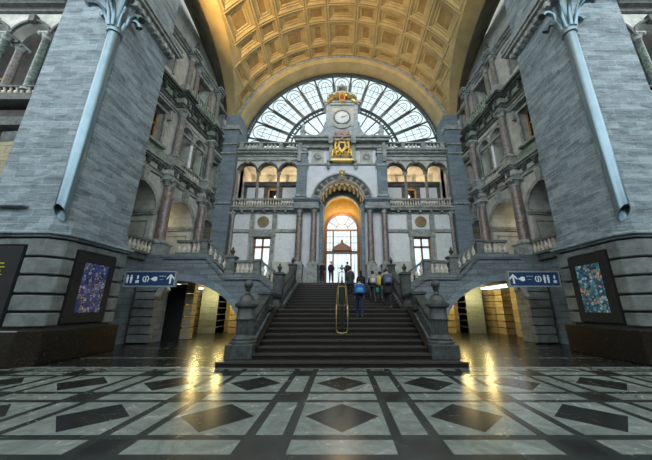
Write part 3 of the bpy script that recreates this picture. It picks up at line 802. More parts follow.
m.arc(0, ZD, 1.30, 1.50, -.12, .12, n=30).box(-1.5, -1.30, -.12, .12, ZP, ZD).box(1.30, 1.5, -.12, .12, ZP, ZD)
zt1, zt2 = zf(231, 23), zf(253.5, 23)
m.box(-1.3, 1.3, -.08, .1, zt1, zt1 + .12).box(-1.35, 1.35, -.14, .1, zt2 - .05, zt2 + .2)
m.box(-.82, -.70, -.08, .1, ZP, zt1).box(.70, .82, -.08, .1, ZP, zt1)
m.build('door_frame', 'wood', t)
m = MB(DM)
for i in range(1, 6):
    a = PI * i / 6
    m.tube([(0.55 * math.cos(a), 0, zt1 + .1 + .55 * math.sin(a)), (1.31 * math.cos(a), 0, ZD + 1.31 * math.sin(a))], .03, 6)
m.arc(0, zt1 + .1, .52, .58, -.03, .03, n=16)
for z in (zt1 - .55, zt1 - 1.1, zt1 - 1.65): m.box(-1.3, 1.3, -.02, .02, z, z + .035)
for x in (-1.05, -.35, .0, .35, 1.05): m.box(x - .015, x + .015, -.02, .02, ZP, zt1)
m.build('glazing_bars', 'wood', t)
MB(DM).prism([(-1.38, ZP)] + [(1.38 * -math.cos(PI * i / 20), ZD + 1.38 * math.sin(PI * i / 20)) for i in range(21)] + [(1.38, ZP)], .03, .05, 'y').build('pane', 'glass', t)
m = MB(DM)
zh = zt2 + .2
m.prism([(-.85, zh), (.85, zh), (.75, zh + .28), (.4, zh + .5), (.12, zh + .62), (.12, zh + .78), (-.12, zh + .78), (-.12, zh + .62), (-.4, zh + .5), (-.75, zh + .28)], -.35, .05, 'y').ball((0, -.15, zh + .88), .1, 8)
m.build('door_canopy', 'wood', t)
# golden mask on the keystone
MB(FM).prism([(-.16, ZA + 1.75), (.16, ZA + 1.75), (.24, ZA + 2.5), (-.24, ZA + 2.5)], -.68, -.2, 'y').build('trim_19', 'trim', kind='structure')
MB(FM).ball((0, -.7, ZA + 2.2), .17, 10).ball((-.13, -.66, ZA + 2.36), .09, 8).ball((.13, -.66, ZA + 2.36), .09, 8).ball((0, -.68, ZA + 1.95), .11, 8).ball((0, -.72, ZA + 2.45), .08, 8).build('keystone_mask', 'gilt', smooth=True, label='small golden carved mask on the keystone of the portal arch', cat='ornament')

# entablature of the centre
m = MB(FM)
m.box(-2.9, 2.9, -.12, .2, Z(165.5), Z(164)).box(-3.7, 3.7, -.1, .3, Z(151), Z(144))
m.box(-3.85, 3.85, -.6, .4, Z(144.5), Z(142)).box(-3.95, 3.95, -.75, .4, Z(142), Z(140.5)).box(-3.75, 3.75, -.4, .3, Z(150), Z(148.5))
for u in (-1.05, .8, -3.6, 3.3): m.box(u, u + .3, -.5, 0, Z(164), Z(148))
for u in (-1.05, .8): m.box(u - .04, u + .34, -.8, 0, Z(148), Z(141))
m.build('trim_20', 'trim', kind='structure')
m = MB(FM); m.box(-2.8, 2.8, -.05, .2, Z(164.5), Z(150)); m.build('wall_back', 'wpanel', kind='structure')
# tower with clock
TW = MB(FM)
zt0, zt3 = Z(141), Z(108)
TW.box(-1.25, 1.25, -.3, .7, zt0, zt3)
TW.build('wall_back', 'towr', kind='structure')
m = MB(FM)
for s in (-1, 1):
    m.box(min(s * 1.0, s * 1.35), max(s * 1.0, s * 1.35), -.42, .6, zt0, zt3)
    m.box(min(s * .85, s * 1.5), max(s * .85, s * 1.5), -.5, .6, zt0, zt0 + .35)
    # flanking volute
    pts = [(s * 1.35, zt0), (s * 2.85, zt0), (s * 2.8, zt0 + .3), (s * 2.5, zt0 + .45), (s * 2.1, zt0 + .55), (s * 1.75, zt0 + .85), (s * 1.55, zt0 + 1.3), (s * 1.5, zt0 + 1.8), (s * 1.35, zt0 + 1.9)]
    m.prism(pts if s < 0 else pts[::-1], -.1, .4, 'y')
    m.arc(s * 2.62, zt0 + .28, .12, .26, -.2, .42, 0, 2 * PI, 14)
m.box(-1.5, 1.5, -.5, .7, zt3 - .05, zt3 + .12).box(-1.6, 1.6, -.62, .75, zt3 + .12, zt3 + .25)
m.arc(0, zt3 - .35, 1.45, 1.68, -.55, .6, PI * .22, PI * .78, 16)
m.prism([(1.45 * math.cos(PI * (.22 + .56 * i / 12)), zt3 - .35 + 1.45 * math.sin(PI * (.22 + .56 * i / 12))) for i in range(13)] + [(-1.1, zt3 + .2), (1.1, zt3 + .2)], -.35, .5, 'y')
m.build('trim_21', 'towr', kind='structure')
zc = Z(120.3)
t = thing('wall_clock', 'large round white clock in grey stone frame below the fan window crown', 'clock', (0, YF - .35, zc - .72))
MB(FM).disc(0, zc, .60, -.40, -.3, 32).build('dial', 'clock', t)
MB(FM).arc(0, zc, .60, .72, -.46, -.3, 0, 2 * PI, 36).build('frame', 'strip', t, bev=.01)
m = MB(FM)
for i in range(12):
    a = PI * i / 6; l = .09
    m.bar((.53 * math.sin(a), -.405, zc + .53 * math.cos(a) - .01), ((.53 - l) * math.sin(a), -.405, zc + (.53 - l) * math.cos(a) - .01), .012, .03)
m.build('hour_marks', 'iron', t)
def hand(ang, ln, w):
    d = Vector((math.sin(ang), math.cos(ang))); e = Vector((d.y, -d.x)) * w
    return MB(FM).prism([(-d.x * .08 + e.x, zc - d.y * .08 + e.y), (-d.x * .08 - e.x, zc - d.y * .08 - e.y), (d.x * ln - e.x * .4, zc + d.y * ln - e.y * .4), (d.x * ln + e.x * .4, zc + d.y * ln + e.y * .4)], -.43, -.41, 'y')
hand(math.radians(75), .32, .032).build('hour_hand', 'iron', t)
hand(math.radians(70), .48, .022).build('minute_hand', 'iron', t)
m = MB(FM).prism([(-.75, zc - .72), (.75, zc - .72), (.5, zc - 1.0), (.15, zc - 1.12), (-.15, zc - 1.12), (-.5, zc - 1.0)], -.45, -.28, 'y')
m.box(-1.0, 1.0, -.36, -.28, zc - .85, zc + .95)
m.build('trim_22', 'lime', kind='structure')
# crown lantern
zl = zt3 + 1.25
t = thing('roof_lantern', 'small domed stone lantern crowning the clock tower', 'lantern', (0, YF + .1, zl))
m = MB(FM)
for sx in (-1, 1):
    for v in (-.2, .35): m.box(min(sx * .28, sx * .42), max(sx * .28, sx * .42), v, v + .14, zl, zl + .8)
m.box(-.5, .5, -.28, .56, zl - .15, zl + .05).box(-.48, .48, -.26, .54, zl + .8, zl + .9)
m.build('posts', 'trim', t)
MB(FM).lathe([(.42, zl + .9), (.40, zl + 1.02), (.26, zl + 1.2), (.10, zl + 1.3), (.05, zl + 1.45), (.005, zl + 1.6)], (0, .14, 0), 14).build('dome', 'trim', t, smooth=True)
MB(FM).ball((0, .1, zl + .35), .2, 8).build('bell', 'bronze', t, smooth=True)

def leafy(mb, cx, cz, w, h, y, n, seed, up=1):
    rnd = random.Random(seed)
    for i in range(n):
        a = rnd.random() * 2 * PI; r = math.sqrt(rnd.random())
        u, z = cx + w * r * math.cos(a), cz + h * r * math.sin(a)
        mb.ball((u, y - rnd.random() * .12, z), .05 + .06 * rnd.random(), 5)
# gilded cartouche in the pediment
zq = zt3 + .45
t = thing('gilded_cartouche', 'gilded cartouche with fruit garlands above the clock', 'ornament', (0, YF - .6, zq - .4))
m = MB(FM)
m.prism([(-.22, zq - .35), (.22, zq - .35), (.30, zq + .15), (.2, zq + .45), (0, zq + .6), (-.2, zq + .45), (-.30, zq + .15)], -.75, -.5, 'y')
for s in (-1, 1):
    m.tube([(s * .3, -.65, zq + .35), (s * .55, -.68, zq + .2), (s * .85, -.68, zq - .1), (s * 1.15, -.66, zq - .35), (s * 1.3, -.62, zq - .45)], [.12, .15, .15, .12, .05], 7)
    m.arc(s * .42, zq + .48, .06, .14, -.7, -.5, 0, 1.7 * PI, 10)
m.build('gilt_frame', 'gilt', t)
m = MB(FM); 
for s in (-1, 1): leafy(m, s * .75, zq + .02, .4, .2, -.78, 22, 5 + s)
m.build('garland', simple('painted_garland', (.32, .20, .05), .5, .2, .7, 14, c2=(.10, .14, .05)), t, smooth=True)
MB(FM).prism([(-.13, zq - .2), (.13, zq - .2), (.18, zq + .12), (0, zq + .38), (-.18, zq + .12)], -.79, -.74, 'y').build('shield', simple('red_enamel', (.35, .05, .03), .4), t)
# coat of arms
zk = Z(149.0)
t = thing('coat_of_arms', 'large golden coat of arms with lions and crown below the clock', 'coat of arms', (0, YF - .5, Z(163)))
m = MB(FM)
m.prism([(-.3, zk + .35), (.3, zk + .35), (.34, zk - .1), (.2, zk - .45), (0, zk - .62), (-.2, zk - .45), (-.34, zk - .1)], -.55, -.3, 'y')
m.box(-.9, .9, -.6, -.14, Z(164), Z(162.3))
for s in (-1, 1):
    m.tube([(s * .82, -.45, zk - .95), (s * .78, -.45, zk - .55), (s * .62, -.45, zk - .2), (s * .5, -.48, zk + .12), (s * .52, -.5, zk + .38)], [.07, .13, .17, .16, .12], 8)
    m.ball((s * .5, -.55, zk + .48), .15, 8)
    m.tube([(s * .55, -.5, zk + .15), (s * .38, -.58, zk + .2), (s * .28, -.6, zk + .15)], [.07, .06, .05], 6)
    m.tube([(s * .62, -.5, zk - .3), (s * .5, -.56, zk - .6), (s * .42, -.56, zk - .9)], [.1, .08, .06], 6)
    m.tube([(s * .8, -.4, zk - .6), (s * 1.0, -.4, zk - .35), (s * .95, -.4, zk - .05), (s * 1.05, -.4, zk + .15)], [.04, .04, .04, .08], 6)
    m.tube([(s * .1, -.5, zk - .75), (s * .4, -.52, zk - .98), (s * .75, -.5, zk - .92)], [.08, .1, .04], 6)
leafy(m, 0, zk - .3, .78, .62, -.40, 90, 9)
m.build('supporters_and_shield', 'gilt', t, smooth=True)
m = MB(FM); zr = zk + .5
m.lathe([(.26, zr), (.28, zr + .1), (.34, zr + .3), (.25, zr + .45), (.1, zr + .55), (.06, zr + .68), (.005, zr + .74)], (0, -.42, 0), 12)
for k in range(5): m.ball((-.28 + .14 * k, -.7, zr + .16), .05, 6)
m.build('crown', simple('crown_red_gold', (.42, .22, .10), .4, .5, .4, 10), t, smooth=True)
MB(FM).prism([(-.18, zk + .2), (.18, zk + .2), (.2, zk - .1), (0, zk - .42), (-.2, zk - .1)], -.58, -.54, 'y').build('shield_field', 'iron', t)
m = MB(FM)
m.box(-.62, .62, -.35, -.05, Z(139), Z(133)); 
for s in (-1, 1): m.arc(s * .5, Z(136), .06, .16, -.45, -.3, 0, 2 * PI, 10)
m.build('banner', simple('pink_stone', (.50, .36, .30), .6, 0, .4, 8), t)

# ------------------------------------------------------------ great fan window
YG = 21.5; ZV = EYE + 13.1; RW = 9.0
GM = Matrix.Translation((0, YG, 0))
t = thing('window_3', None, None, (0, YG, ZV - 1), kind='structure')
MB(GM).prism([(RW * math.cos(PI * i / 48), ZV + RW * math.sin(PI * i / 48)) for i in range(49)] + [(-RW, ZV - 1), (RW, ZV - 1)], -.02, .02, 'y').build('pane', 'glass', t)
m = MB(GM)
m.arc(0, ZV, RW - .32, RW - .22, -.12, .08, n=64).arc(0, ZV, RW - .06, RW + .1, -.15, .1, n=64)
for i in range(96):
    a = PI * (i + .5) / 96
    m.arc(0, ZV, RW - .24, RW - .04, -.04, .04, a - .006, a + .006, 1)
m.build('outer_ring', 'sash', t)
m = MB(GM)
RM = 5.25
m.arc(0, ZV, RM - .14, RM + .02, -.16, .1, n=60).arc(0, ZV, RM - .5, RM - .42, -.1, .1, n=60).arc(0, ZV, RM * .52, RM * .52 + .08, -.1, .1, n=40)
for i in range(30):
    a = PI * (i + .5) / 30
    m.arc(0, ZV, RM - .45, RM - .1, -.03, .03, a - .012, a + .012, 1)
m.build('inner_ring', 'sash', t)
NS = 15
for i in range(NS + 1):
    a = PI * i / NS
    d = Vector((math.cos(a), 0, math.sin(a)))
    w = .06
    MB(GM).tube([tuple(d * 1.6 + Vector((0, 0, ZV))), tuple(d * RM + Vector((0, 0, ZV))), tuple(d * (RW - .2) + Vector((0, 0, ZV)))], [.04, .06, .085], 6).build('mullion', 'sash', t)
for i in range(NS):
    a = PI * (i + .5) / NS
    d = Vector((math.cos(a), math.sin(a))); e = Vector((-d.y, d.x))
    hw0, hw1 = RM * math.sin(PI / NS / 2) - .12, (RW - 1.2) * math.sin(PI / NS / 2) - .12
    pts = []
    def P3(r, o): q = d * r + e * o; return (q.x, 0, ZV + q.y)
    rc = RW - .45 - hw1
    pts = [P3(RM + .05, -hw0), P3(RM + 1.2, -hw0 - .13), P3(rc, -hw1)]
    for k in range(1, 10):
        b = -PI / 2 + PI * k / 10
        pts.append(P3(rc + hw1 * math.cos(b), hw1 * math.sin(b)))
    pts += [P3(rc, hw1), P3(RM + 1.2, hw0 + .13), P3(RM + .05, hw0)]
    m = MB(GM).tube(pts, .038, 6)
    m.tube([P3(RM + .05, 0), P3(rc + hw1 * .3, 0)], .02, 5)
    for k in (0.35, .62, .9):
        r = RM + (rc - RM) * k; h = hw0 + (hw1 - hw0) * k
        m.tube([P3(r, -h), P3(r, h)], .02, 5)
    h1 = hw1 * .55
    q2 = [P3(rc - .6, -h1), P3(rc - .1, -h1), P3(rc + .25, -h1 * .6), P3(rc + .36, 0), P3(rc + .25, h1 * .6), P3(rc - .1, h1), P3(rc - .6, h1)]
    m.tube(q2, .025, 5)
    m.build('petal_frame', 'sash', t)

# arch around the window
m = MB()
n = 56
def ringface(m, y0, r0, y1, r1, zc0=ZV, lo=.0):
    vs = []
    for i in range(n + 1):
        a = -lo + (PI + 2 * lo) * i / n
        vs += [(r0 * math.cos(a), y0, zc0 + r0 * math.sin(a)), (r1 * math.cos(a), y1, zc0 + r1 * math.sin(a))]
    m.add(vs, [(2 * i, 2 * i + 2, 2 * i + 3, 2 * i + 1) for i in range(n)])
ringface(m, 20.1, 9.02, 21.5, 9.02)
ringface(m, 19.9, 9.18, 20.1, 9.02)
ringface(m, 19.9, 9.18, 19.9, 9.30)
m.box(-9.2, -9.02, 19.9, 21.5, 10, ZV).box(9.02, 9.2, 19.9, 21.5, 10, ZV)
m.build('ceiling', 'cream', kind='structure')
m = MB(); ringface(m, 19.9, 9.30, 19.95, 9.42); ringface(m, 19.95, 9.42, 19.95, 9.70)
m.build('trim_23', 'trim', kind='structure')
RB = 9.65
# ------------------------------------------------------------ coffered vault
def zarch(y):
    q = 1 - ((y - 11.3) / 8.95) ** 2
    return ZV + 1.3 + 4.3 * math.sqrt(max(0, q)) if 11.3 < y < 20.2 else (ZV + 1.3 + 4.3 if y <= 11.3 else ZV)
def phi0(y): return math.asin(min(.95, (zarch(y) - ZV) / RB))
YE = 10.6
rows = [(19.95, 18.75, 0), (18.75, 16.75, 1), (16.75, 15.45, 0), (15.45, 13.3, 1), (13.3, 12.0, 0), (12.0, 10.6, 0)]
def cyl(r, ph, y): return (r * math.cos(ph), y, ZV + r * math.sin(ph))
cells = []
a = math.radians(90 - 7); edges = [math.radians(83), math.radians(97)]
w = [10.2, 14]
k = 0; up = math.radians(97)
E = [(math.radians(83), math.radians(97), 1)]
while up < math.radians(165):
    ww = math.radians(w[k % 2]); E.append((up, up + ww, k % 2)); E.append((PI - up - ww, PI - up, k % 2)); up += ww; k += 1
flat = MB(); bed = MB(); rose = MB()
for (ya, yb, big) in rows:
    for (pa, pb, bc) in E:
        lim = max(phi0(ya), phi0(yb)) + .01
        pa_, pb_ = pa, pb
        if pb > lim and pa < PI - lim and min(pb, PI - lim) - max(pa, lim) > math.radians(4.5):
            pa, pb = max(pa, lim), min(pb, PI - lim)
            # plain strip left over beyond the coffer
            for (qa, qb) in ((pa_, pa), (pb, pb_)):
                if qb - qa > 1e-4:
                    for iy in range(8):
                        y0_, y1_ = ya + (yb - ya) * iy / 8, ya + (yb - ya) * (iy + 1) / 8
                        cl = lambda p, y: min(max(p, phi0(y)), PI - phi0(y))
                        for ip in range(3):
                            p0_, p1_ = qa + (qb - qa) * ip / 3, qa + (qb - qa) * (ip + 1) / 3
                            flat.add([cyl(RB, cl(p0_, y0_), y0_), cyl(RB, cl(p1_, y0_), y0_), cyl(RB, cl(p1_, y1_), y1_), cyl(RB, cl(p0_, y1_), y1_)], [(0, 1, 2, 3)])
            mg = .10 if 1 else 0
            dp = .028; dyy = .14
            NP = 4
            if pb - pa < math.radians(8.5): kk = .6
            else: kk = 1
            def loop(r, ip, iy):
                a_, b_ = pa + ip * kk, pb - ip * kk
                return [cyl(r, a_ + (b_ - a_) * q / NP, ya - iy) for q in range(NP + 1)] + [cyl(r, b_ + (a_ - b_) * q / NP, yb + iy) for q in range(NP + 1)]
            L = [loop(RB, 0, 0), loop(RB, .022, .17), loop(RB + .06, .024, .19), loop(RB + .06, .040, .31), loop(RB + .11, .043, .34)]
            if bc or big: L += [loop(RB + .11, .062, .48), loop(RB + .16, .065, .51)]
            nl = 2 * NP + 2
            def skin(L, mb):
                vs = [p for l in L for p in l]
                mb.add(vs, [(nl * j + q, nl * j + (q + 1) % nl, nl * j + nl + (q + 1) % nl, nl * j + nl + q) for j in range(len(L) - 1) for q in range(nl)])
            skin(L, flat)
            bed.add(L[-1], [(q, q + 1, nl - 2 - q, nl - 1 - q) for q in range(NP)])
            skin([loop(RB, .004, .035), loop(RB - .05, .006, .05), loop(RB - .05, .014, .11), loop(RB, .017, .13)], rose)
        else:
            if pb < phi0(ya) and pb < phi0(yb) or (pa > PI - phi0(ya) and pa > PI - phi0(yb)): continue
            ny = 8; npq = 4
            for iy in range(ny):
                y0_, y1_ = ya + (yb - ya) * iy / ny, ya + (yb - ya) * (iy + 1) / ny
                for ip in range(npq):
                    p0_, p1_ = pa + (pb - pa) * ip / npq, pa + (pb - pa) * (ip + 1) / npq
                    def cl(p, y):
                        f0 = phi0(y); return min(max(p, f0), PI - f0)
                    q = [(cl(p0_, y0_), y0_), (cl(p1_, y0_), y0_), (cl(p1_, y1_), y1_), (cl(p0_, y1_), y1_)]
                    if abs(q[0][0] - q[1][0]) + abs(q[2][0] - q[3][0]) < 1e-4: continue
                    flat.add([cyl(RB, *x) for x in q], [(0, 1, 2, 3)])
leak_shell = MB()  # added shell behind the coffers, only stops light leaking through cracks
for j in range(20):
    ya_, yb_ = 20.0 - (20.0 - YE) * j / 20, 20.0 - (20.0 - YE) * (j + 1) / 20
    for i in range(30):
        def an(q, y): return phi0(y) + (PI - 2 * phi0(y)) * q / 30
        leak_shell.add([cyl(RB + .5, an(i, ya_), ya_), cyl(RB + .5, an(i + 1, ya_), ya_), cyl(RB + .5, an(i + 1, yb_), yb_), cyl(RB + .5, an(i, yb_), yb_)], [(0, 1, 2, 3)])
leak_shell.build('ceiling', 'goldd', kind='structure')
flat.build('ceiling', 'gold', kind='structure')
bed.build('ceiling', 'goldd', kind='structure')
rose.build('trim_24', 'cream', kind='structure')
# lunette arches at both sides: gold soffit, then dark stone soffit and archivolt on the side wall
XW = 10.6
for s in (-1, 1):
    g, d = MB(mir(s)), MB(mir(s))
    ys = [YE + (20.0 - YE) * (i / 40) for i in range(41)]
    prof = []
    for y in ys:
        z = zarch(y); x = RB * math.cos(phi0(y))
        prof.append((y, z, x))
    for (ya_, za_, xa_), (yb_, zb_, xb_) in zip(prof[:-1], prof[1:]):
        for m_, f0, f1, dz in ((g, 0, .42, 0), (d, .42, 1, -.12)):
            xs = [xa_ + (XW - xa_) * f0, xa_ + (XW - xa_) * f1, xb_ + (XW - xb_) * f1, xb_ + (XW - xb_) * f0]
            fl = 1.3 if m_ is d else 0
            m_.add([(xs[0], ya_, za_ + dz), (xs[1], ya_, za_ + dz + fl), (xs[2], yb_, zb_ + dz + fl), (xs[3], yb_, zb_ + dz)], [(0, 1, 2, 3)])
        # lip of the dark arch
        f = .42
        x0_, x1_ = xa_ + (XW - xa_) * f, xb_ + (XW - xb_) * f
        d.add([(x0_, ya_, za_), (x0_, ya_, za_ - .12), (x1_, yb_, zb_ - .12), (x1_, yb_, zb_)], [(0, 1, 2, 3)])
    g.build('ceiling', 'cream', kind='structure'); d.build('trim_25', 'umber', kind='structure')

# ------------------------------------------------------------ side walls
LV = []
for s in (-1, 1):
    sd = SIDE[s]
    ux, uy = Vector((.0896, -.996, 0)), 0
    R_ = Matrix(((.0896, .996, 0, 10.1), (-.996, .0896, 0, 20.0), (0, 0, 1, 0), (0, 0, 0, 1)))
    T = mir(s) @ R_
    def W_(u, v, z=0):
        p = T @ Vector((u, v, z)); return p
    cols = (1.75, 5.15, 8.55)
    # lower body, to the gallery floor
    m = MB(T); m.box(5.5, 9.2, -.1, 3.5, 0, ZG); m.build('wall_' + sd, 'arch', kind='structure')
    m = MB(T)
    m.bay(-.2, 1.75, ZG, 9.0, .55, .85, ZG, 7.1, .9, 0, 2.4)
    m.bay(1.75, 5.15, ZG, 9.0, 3.45, 1.28, ZG, 6.95, 1.3, 0, 2.4)
    m.bay(5.15, 9.4, ZG, 9.0, 6.85, 1.28, ZG, 6.95, 1.3, 0, 2.4)
    m.build('wall_' + sd, 'lime', kind='structure')
    # sunk panels on the arch jambs and imposts
    m = MB(T)
    for c, a in ((.55, .85), (3.45, 1.28), (6.85, 1.28)):
        for e, q in ((c - a, 1), (c + a, -1)):
            for (v0, v1, z0, z1) in ((.25, 2.2, 6.3, 6.38), (.25, 2.2, ZG + .5, ZG + .58), (.25, .33, ZG + .5, 6.38), (2.12, 2.2, ZG + .5, 6.38)):
                m.box(min(e, e + q * .03), max(e, e + q * .03), v0, v1, z0, z1)
            m.box(min(e - q * .1, e + q * .14), max(e - q * .1, e + q * .14), -.12, 2.42, 6.82, 6.97)
            m.box(min(e - q * .1, e + q * .09), max(e - q * .1, e + q * .09), -.08, 2.4, 6.70, 6.82)
        m.arc(c, 6.95 if a > 1 else 7.1, a, a + .22, -.1, .0, n=18, k=1.0)
        m.prism([(c - .12, 8.15), (c + .12, 8.15), (c + .2, 8.95), (c - .2, 8.95)], -.28, 0, 'y')
    m.build('trim_26', 'trim', kind='structure')
    # gallery room behind
    m = MB(T); m.box(-.2, 9.4, 4.6, 4.8, ZG, 9.0); m.box(-.4, -.2, 0, 4.8, ZG, 9.0); m.box(9.4, 9.6, 0, 4.8, ZG, 9.0); m.build('wall_' + sd, 'warm', kind='structure')
    m = MB(T); m.box(-.4, 9.6, 0, 4.8, 8.95, 9.5); m.box(-.4, 9.6, -.3, 4.8, ZG - .3, ZG); m.build('floor', 'dtrim', kind='structure')
    # entablature between the storeys, breaking forward over each column
    def entab(z, scale, name, mats, green=False):
        m = MB(T); h = scale
        lay = [(0, .22, .10), (.22, .30, .16), (.62, .70, .22), (.70, .80, .34), (.80, .90, .46), (.90, 1.0, .40)]
        for a, b, p in lay:
            m.box(-.2, 9.5, -p, .1, z + a * h, z + b * h)
            for c in cols: m.box(c - .36 - p * .4, c + .36 + p * .4, -p - .38, 0, z + a * h, z + b * h)
        m.build(name, mats, kind='structure', bev=.012)
        m = MB(T); m.box(-.2, 9.5, -.1, .1, z + .30 * h, z + .62 * h)
        for c in cols: m.box(c - .36, c + .36, -.5, 0, z + .30 * h, z + .62 * h)
        m.build('trim_27', 'green' if green else 'lime', kind='structure')
        m = MB(T); u = 0
        while u < 9.3:
            m.box(u, u + .12, -.26, 0, z + .60 * h, z + .69 * h); u += .24
        for c in cols: m.box(c - .09, c + .09, -.62, -.4, z + .26 * h, z + .66 * h)
        for c in (.6, 2.6, 3.45, 4.3, 6.0, 6.85, 7.7): m.box(c - .08, c + .08, -.3, 0, z + .28 * h, z + .66 * h)
        m.build('trim_28', 'dtrim', kind='structure')
    entab(9.0, .9, 'trim_29', 'trim')
    entab(13.9, 1.25, 'trim_30', 'dtrim', True)
    # second storey
    m = MB(T)
    z0, z1 = 9.9, 13.9
    m.bay(-.2, 1.75, z0, z1, .75, .42, 10.8, 12.7, 0, 0, .8)
    m.bay(1.75, 3.45, z0, z1, 2.75, .56, 10.45, 12.75, .56, 0, .8)
    m.bay(3.45, 5.15, z0, z1, 4.15, .56, 10.45, 12.75, .56, 0, .8)
    m.bay(5.15, 9.4, z0, z1, 6.95, .72, 10.8, 12.9, 0, 0, .8)
    m.build('wall_' + sd, 'lime', kind='structure')
    m = MB(T)
    for c, a, t_ in ((.75, .42, 12.7), (6.95, .72, 12.9)):
        m.box(c - a - .16, c - a, -.1, .1, 10.7, t_).box(c + a, c + a + .16, -.1, .1, 10.7, t_).box(c - a - .2, c + a + .2, -.14, .1, t_, t_ + .14)
        m.box(c - a - .34, c + a + .34, -.42, .1, t_ + .3, t_ + .42).box(c - a - .4, c + a + .4, -.5, .1, t_ + .42, t_ + .52).box(c - a - .3, c + a + .3, -.3, .1, 10.6, 10.74)
        for q in (-1, 1): m.box(c + q * (a + .2) - .08, c + q * (a + .2) + .08, -.34, 0, t_ - .35, t_ + .3)
    for c in (2.75, 4.15):
        m.arc(c, 12.75, .56, .74, -.12, .0, n=16)
    m.box(2.1, 4.85, -.14, .0, 12.6, 12.74)
    m.box(1.75, 5.15, -.08, .0, 13.5, 13.58)
    m.build('trim_31', 'trim', kind='structure')
    m = MB(T)
    for a, b in ((5.45, 8.2), (-.1, 1.45)): m.box(a, b, -.04, 0, 10.02, 10.55)
    m.box(2.0, 4.9, -.04, 0, 10.0, 10.4)
    m.build('trim_32', 'green', kind='structure')
    # timber frames and dim room
    for c, a, t_ in ((.75, .42, 12.7), (6.95, .72, 12.9)):
        p = W_(c, .5, 10.8)
        wd = thing('window_4', None, None, tuple(p), kind='structure')
        MB(T).box(c - a, c - a + .1, .4, .5, 10.8, t_).box(c + a - .1, c + a, .4, .5, 10.8, t_).box(c - .04, c + .04, .4, .5, 10.8, t_).box(c - a, c + a, .4, .5, 12.1, 12.2).build('window_frame', 'orange', wd)
        MB(T).box(c - a, c + a, .44, .46, 10.8, t_).build('pane', 'glass', wd)
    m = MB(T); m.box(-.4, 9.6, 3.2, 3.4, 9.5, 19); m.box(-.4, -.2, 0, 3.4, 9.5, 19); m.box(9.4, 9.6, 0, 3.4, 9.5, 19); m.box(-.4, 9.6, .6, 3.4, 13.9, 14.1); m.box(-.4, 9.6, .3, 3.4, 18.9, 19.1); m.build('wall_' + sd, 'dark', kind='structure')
    # bifora columns
    for j, (c, mt) in enumerate(((2.12, 'greenm'), (3.33, 'greenm'), (3.57, 'white'), (4.78, 'redg'))):
        p = W_(c, -.06)
        column(['slim green marble column of the twin arches on the {} wall, nearest the facade', 'slim green marble column in the middle of the twin arches on the {} wall', 'slim white marble column in the middle of the twin arches on the {} wall', 'slim grey column of the twin arches on the {} wall, nearest the great pier'][j].format(sd), p.x, p.y, 10.5, 2.12, .115, mt, None, 'trim', seg=12, name='slim_column')
    pa_, pb_ = W_(2.25, -.05, 10.0), W_(4.65, -.05, 10.0)
    balustrade('window_balustrade', f'small stone balustrade below the twin arches on the {sd} wall', (pa_.x, pa_.y, 9.95), (pb_.x, pb_.y, 9.95), .72, 'trim', 'bal', .24, w=.18)
    # big columns of two storeys
    for j, c in enumerate(cols[:2]):
        p = W_(c, -.3)
        nm = ['farther from the great pier', 'nearer the great pier'][j]
        column(f'large speckled brown column of the lower arcade on the {sd} wall, {nm}', p.x, p.y, ZG, 9.0 - ZG, .29, 'red', f'big columns of the side walls', 'trim', ped=.75)
        p = W_(c, -.3)
        column(f'pinkish stone column of the middle storey on the {sd} wall, {nm}', p.x, p.y, 9.9, 4.0, .22, 'redg', f'upper columns of the side walls', 'trim', ped=.6)
    pa_, pb_ = W_(5.65, -.3), W_(8.6, -.3)
    balustrade('gallery_balustrade', f'stone balustrade at the {sd} gallery edge between big column and great pier', (pa_.x, pa_.y, ZG), (pb_.x, pb_.y, ZG), .78, 'dbal', 'bal', .24, fat=1.35)
    # attic storey
    z0, z1 = 15.15, 18.3
    m = MB(T)
    m.bay(-.2, 1.75, z0, z1, .8, .38, 15.9, 17.5, 0, 0, .7)
    m.bay(1.75, 5.15, z0, z1, 3.45, .62, 15.6, 17.7, 0, 0, .7)
    m.bay(5.15, 9.4, z0, z1, 6.95, .6, 15.9, 17.6, 0, 0, .7)
    m.build('wall_' + sd, 'lime', kind='structure')
    m = MB(T)
    for a, b, p in ((18.3, 18.42, .14), (18.42, 18.52, .3), (18.52, 18.66, .42)):
        m.box(-.2, 9.5, -p, .1, a, b)
        for c in cols: m.box(c - .3 - p * .3, c + .3 + p * .3, -p - .3, 0, a, b)
    m.box(-.2, 9.5, -.2, 0, 15.15, 15.4)
    for c in cols: m.box(c - .34, c + .34, -.5, 0, 15.15, 15.75)
    for c, a, t_ in ((.8, .38, 17.5), (3.45, .62, 17.7), (6.95, .6, 17.6)):
        m.box(c - a - .14, c - a, -.1, .1, 15.8, t_).box(c + a, c + a + .14, -.1, .1, 15.8, t_).box(c - a - .25, c + a + .25, -.3, .1, t_, t_ + .16)
    m.build('trim_33', 'trim', kind='structure')
    # twin pilaster-columns of the attic
    for j, c in enumerate((1.75, 2.62, 4.28, 5.15)):
        p = W_(c, -.25 if j in (0, 3) else -.15)
        column(f'short reddish attic column on the {sd} wall, ' + ['first', 'second', 'third', 'fourth'][j] + ' counted from the facade', p.x, p.y, 15.4 if j in (1, 2) else 15.75, 18.3 - (15.4 if j in (1, 2) else 15.75), .17, 'redg', 'attic columns', 'trim', seg=12, name='attic_column')
    for j, c in enumerate((1.75, 5.15)):
        p = W_(c, -.4)
        finial(f'dark urn finial on the attic cornice of the {sd} wall, ' + ('near the facade' if j == 0 else 'nearer the great pier'), p.x, p.y, 18.66, .8, 'dtrim')
    # pierced parapet at the foot of the attic
    m = MB(T); u = 2.15
    m.box(2.1, 4.8, -.54, -.43, 15.72, 15.82)
    while u < 4.75: m.box(u, u + .1, -.53, -.44, 15.15, 15.75); u += .25
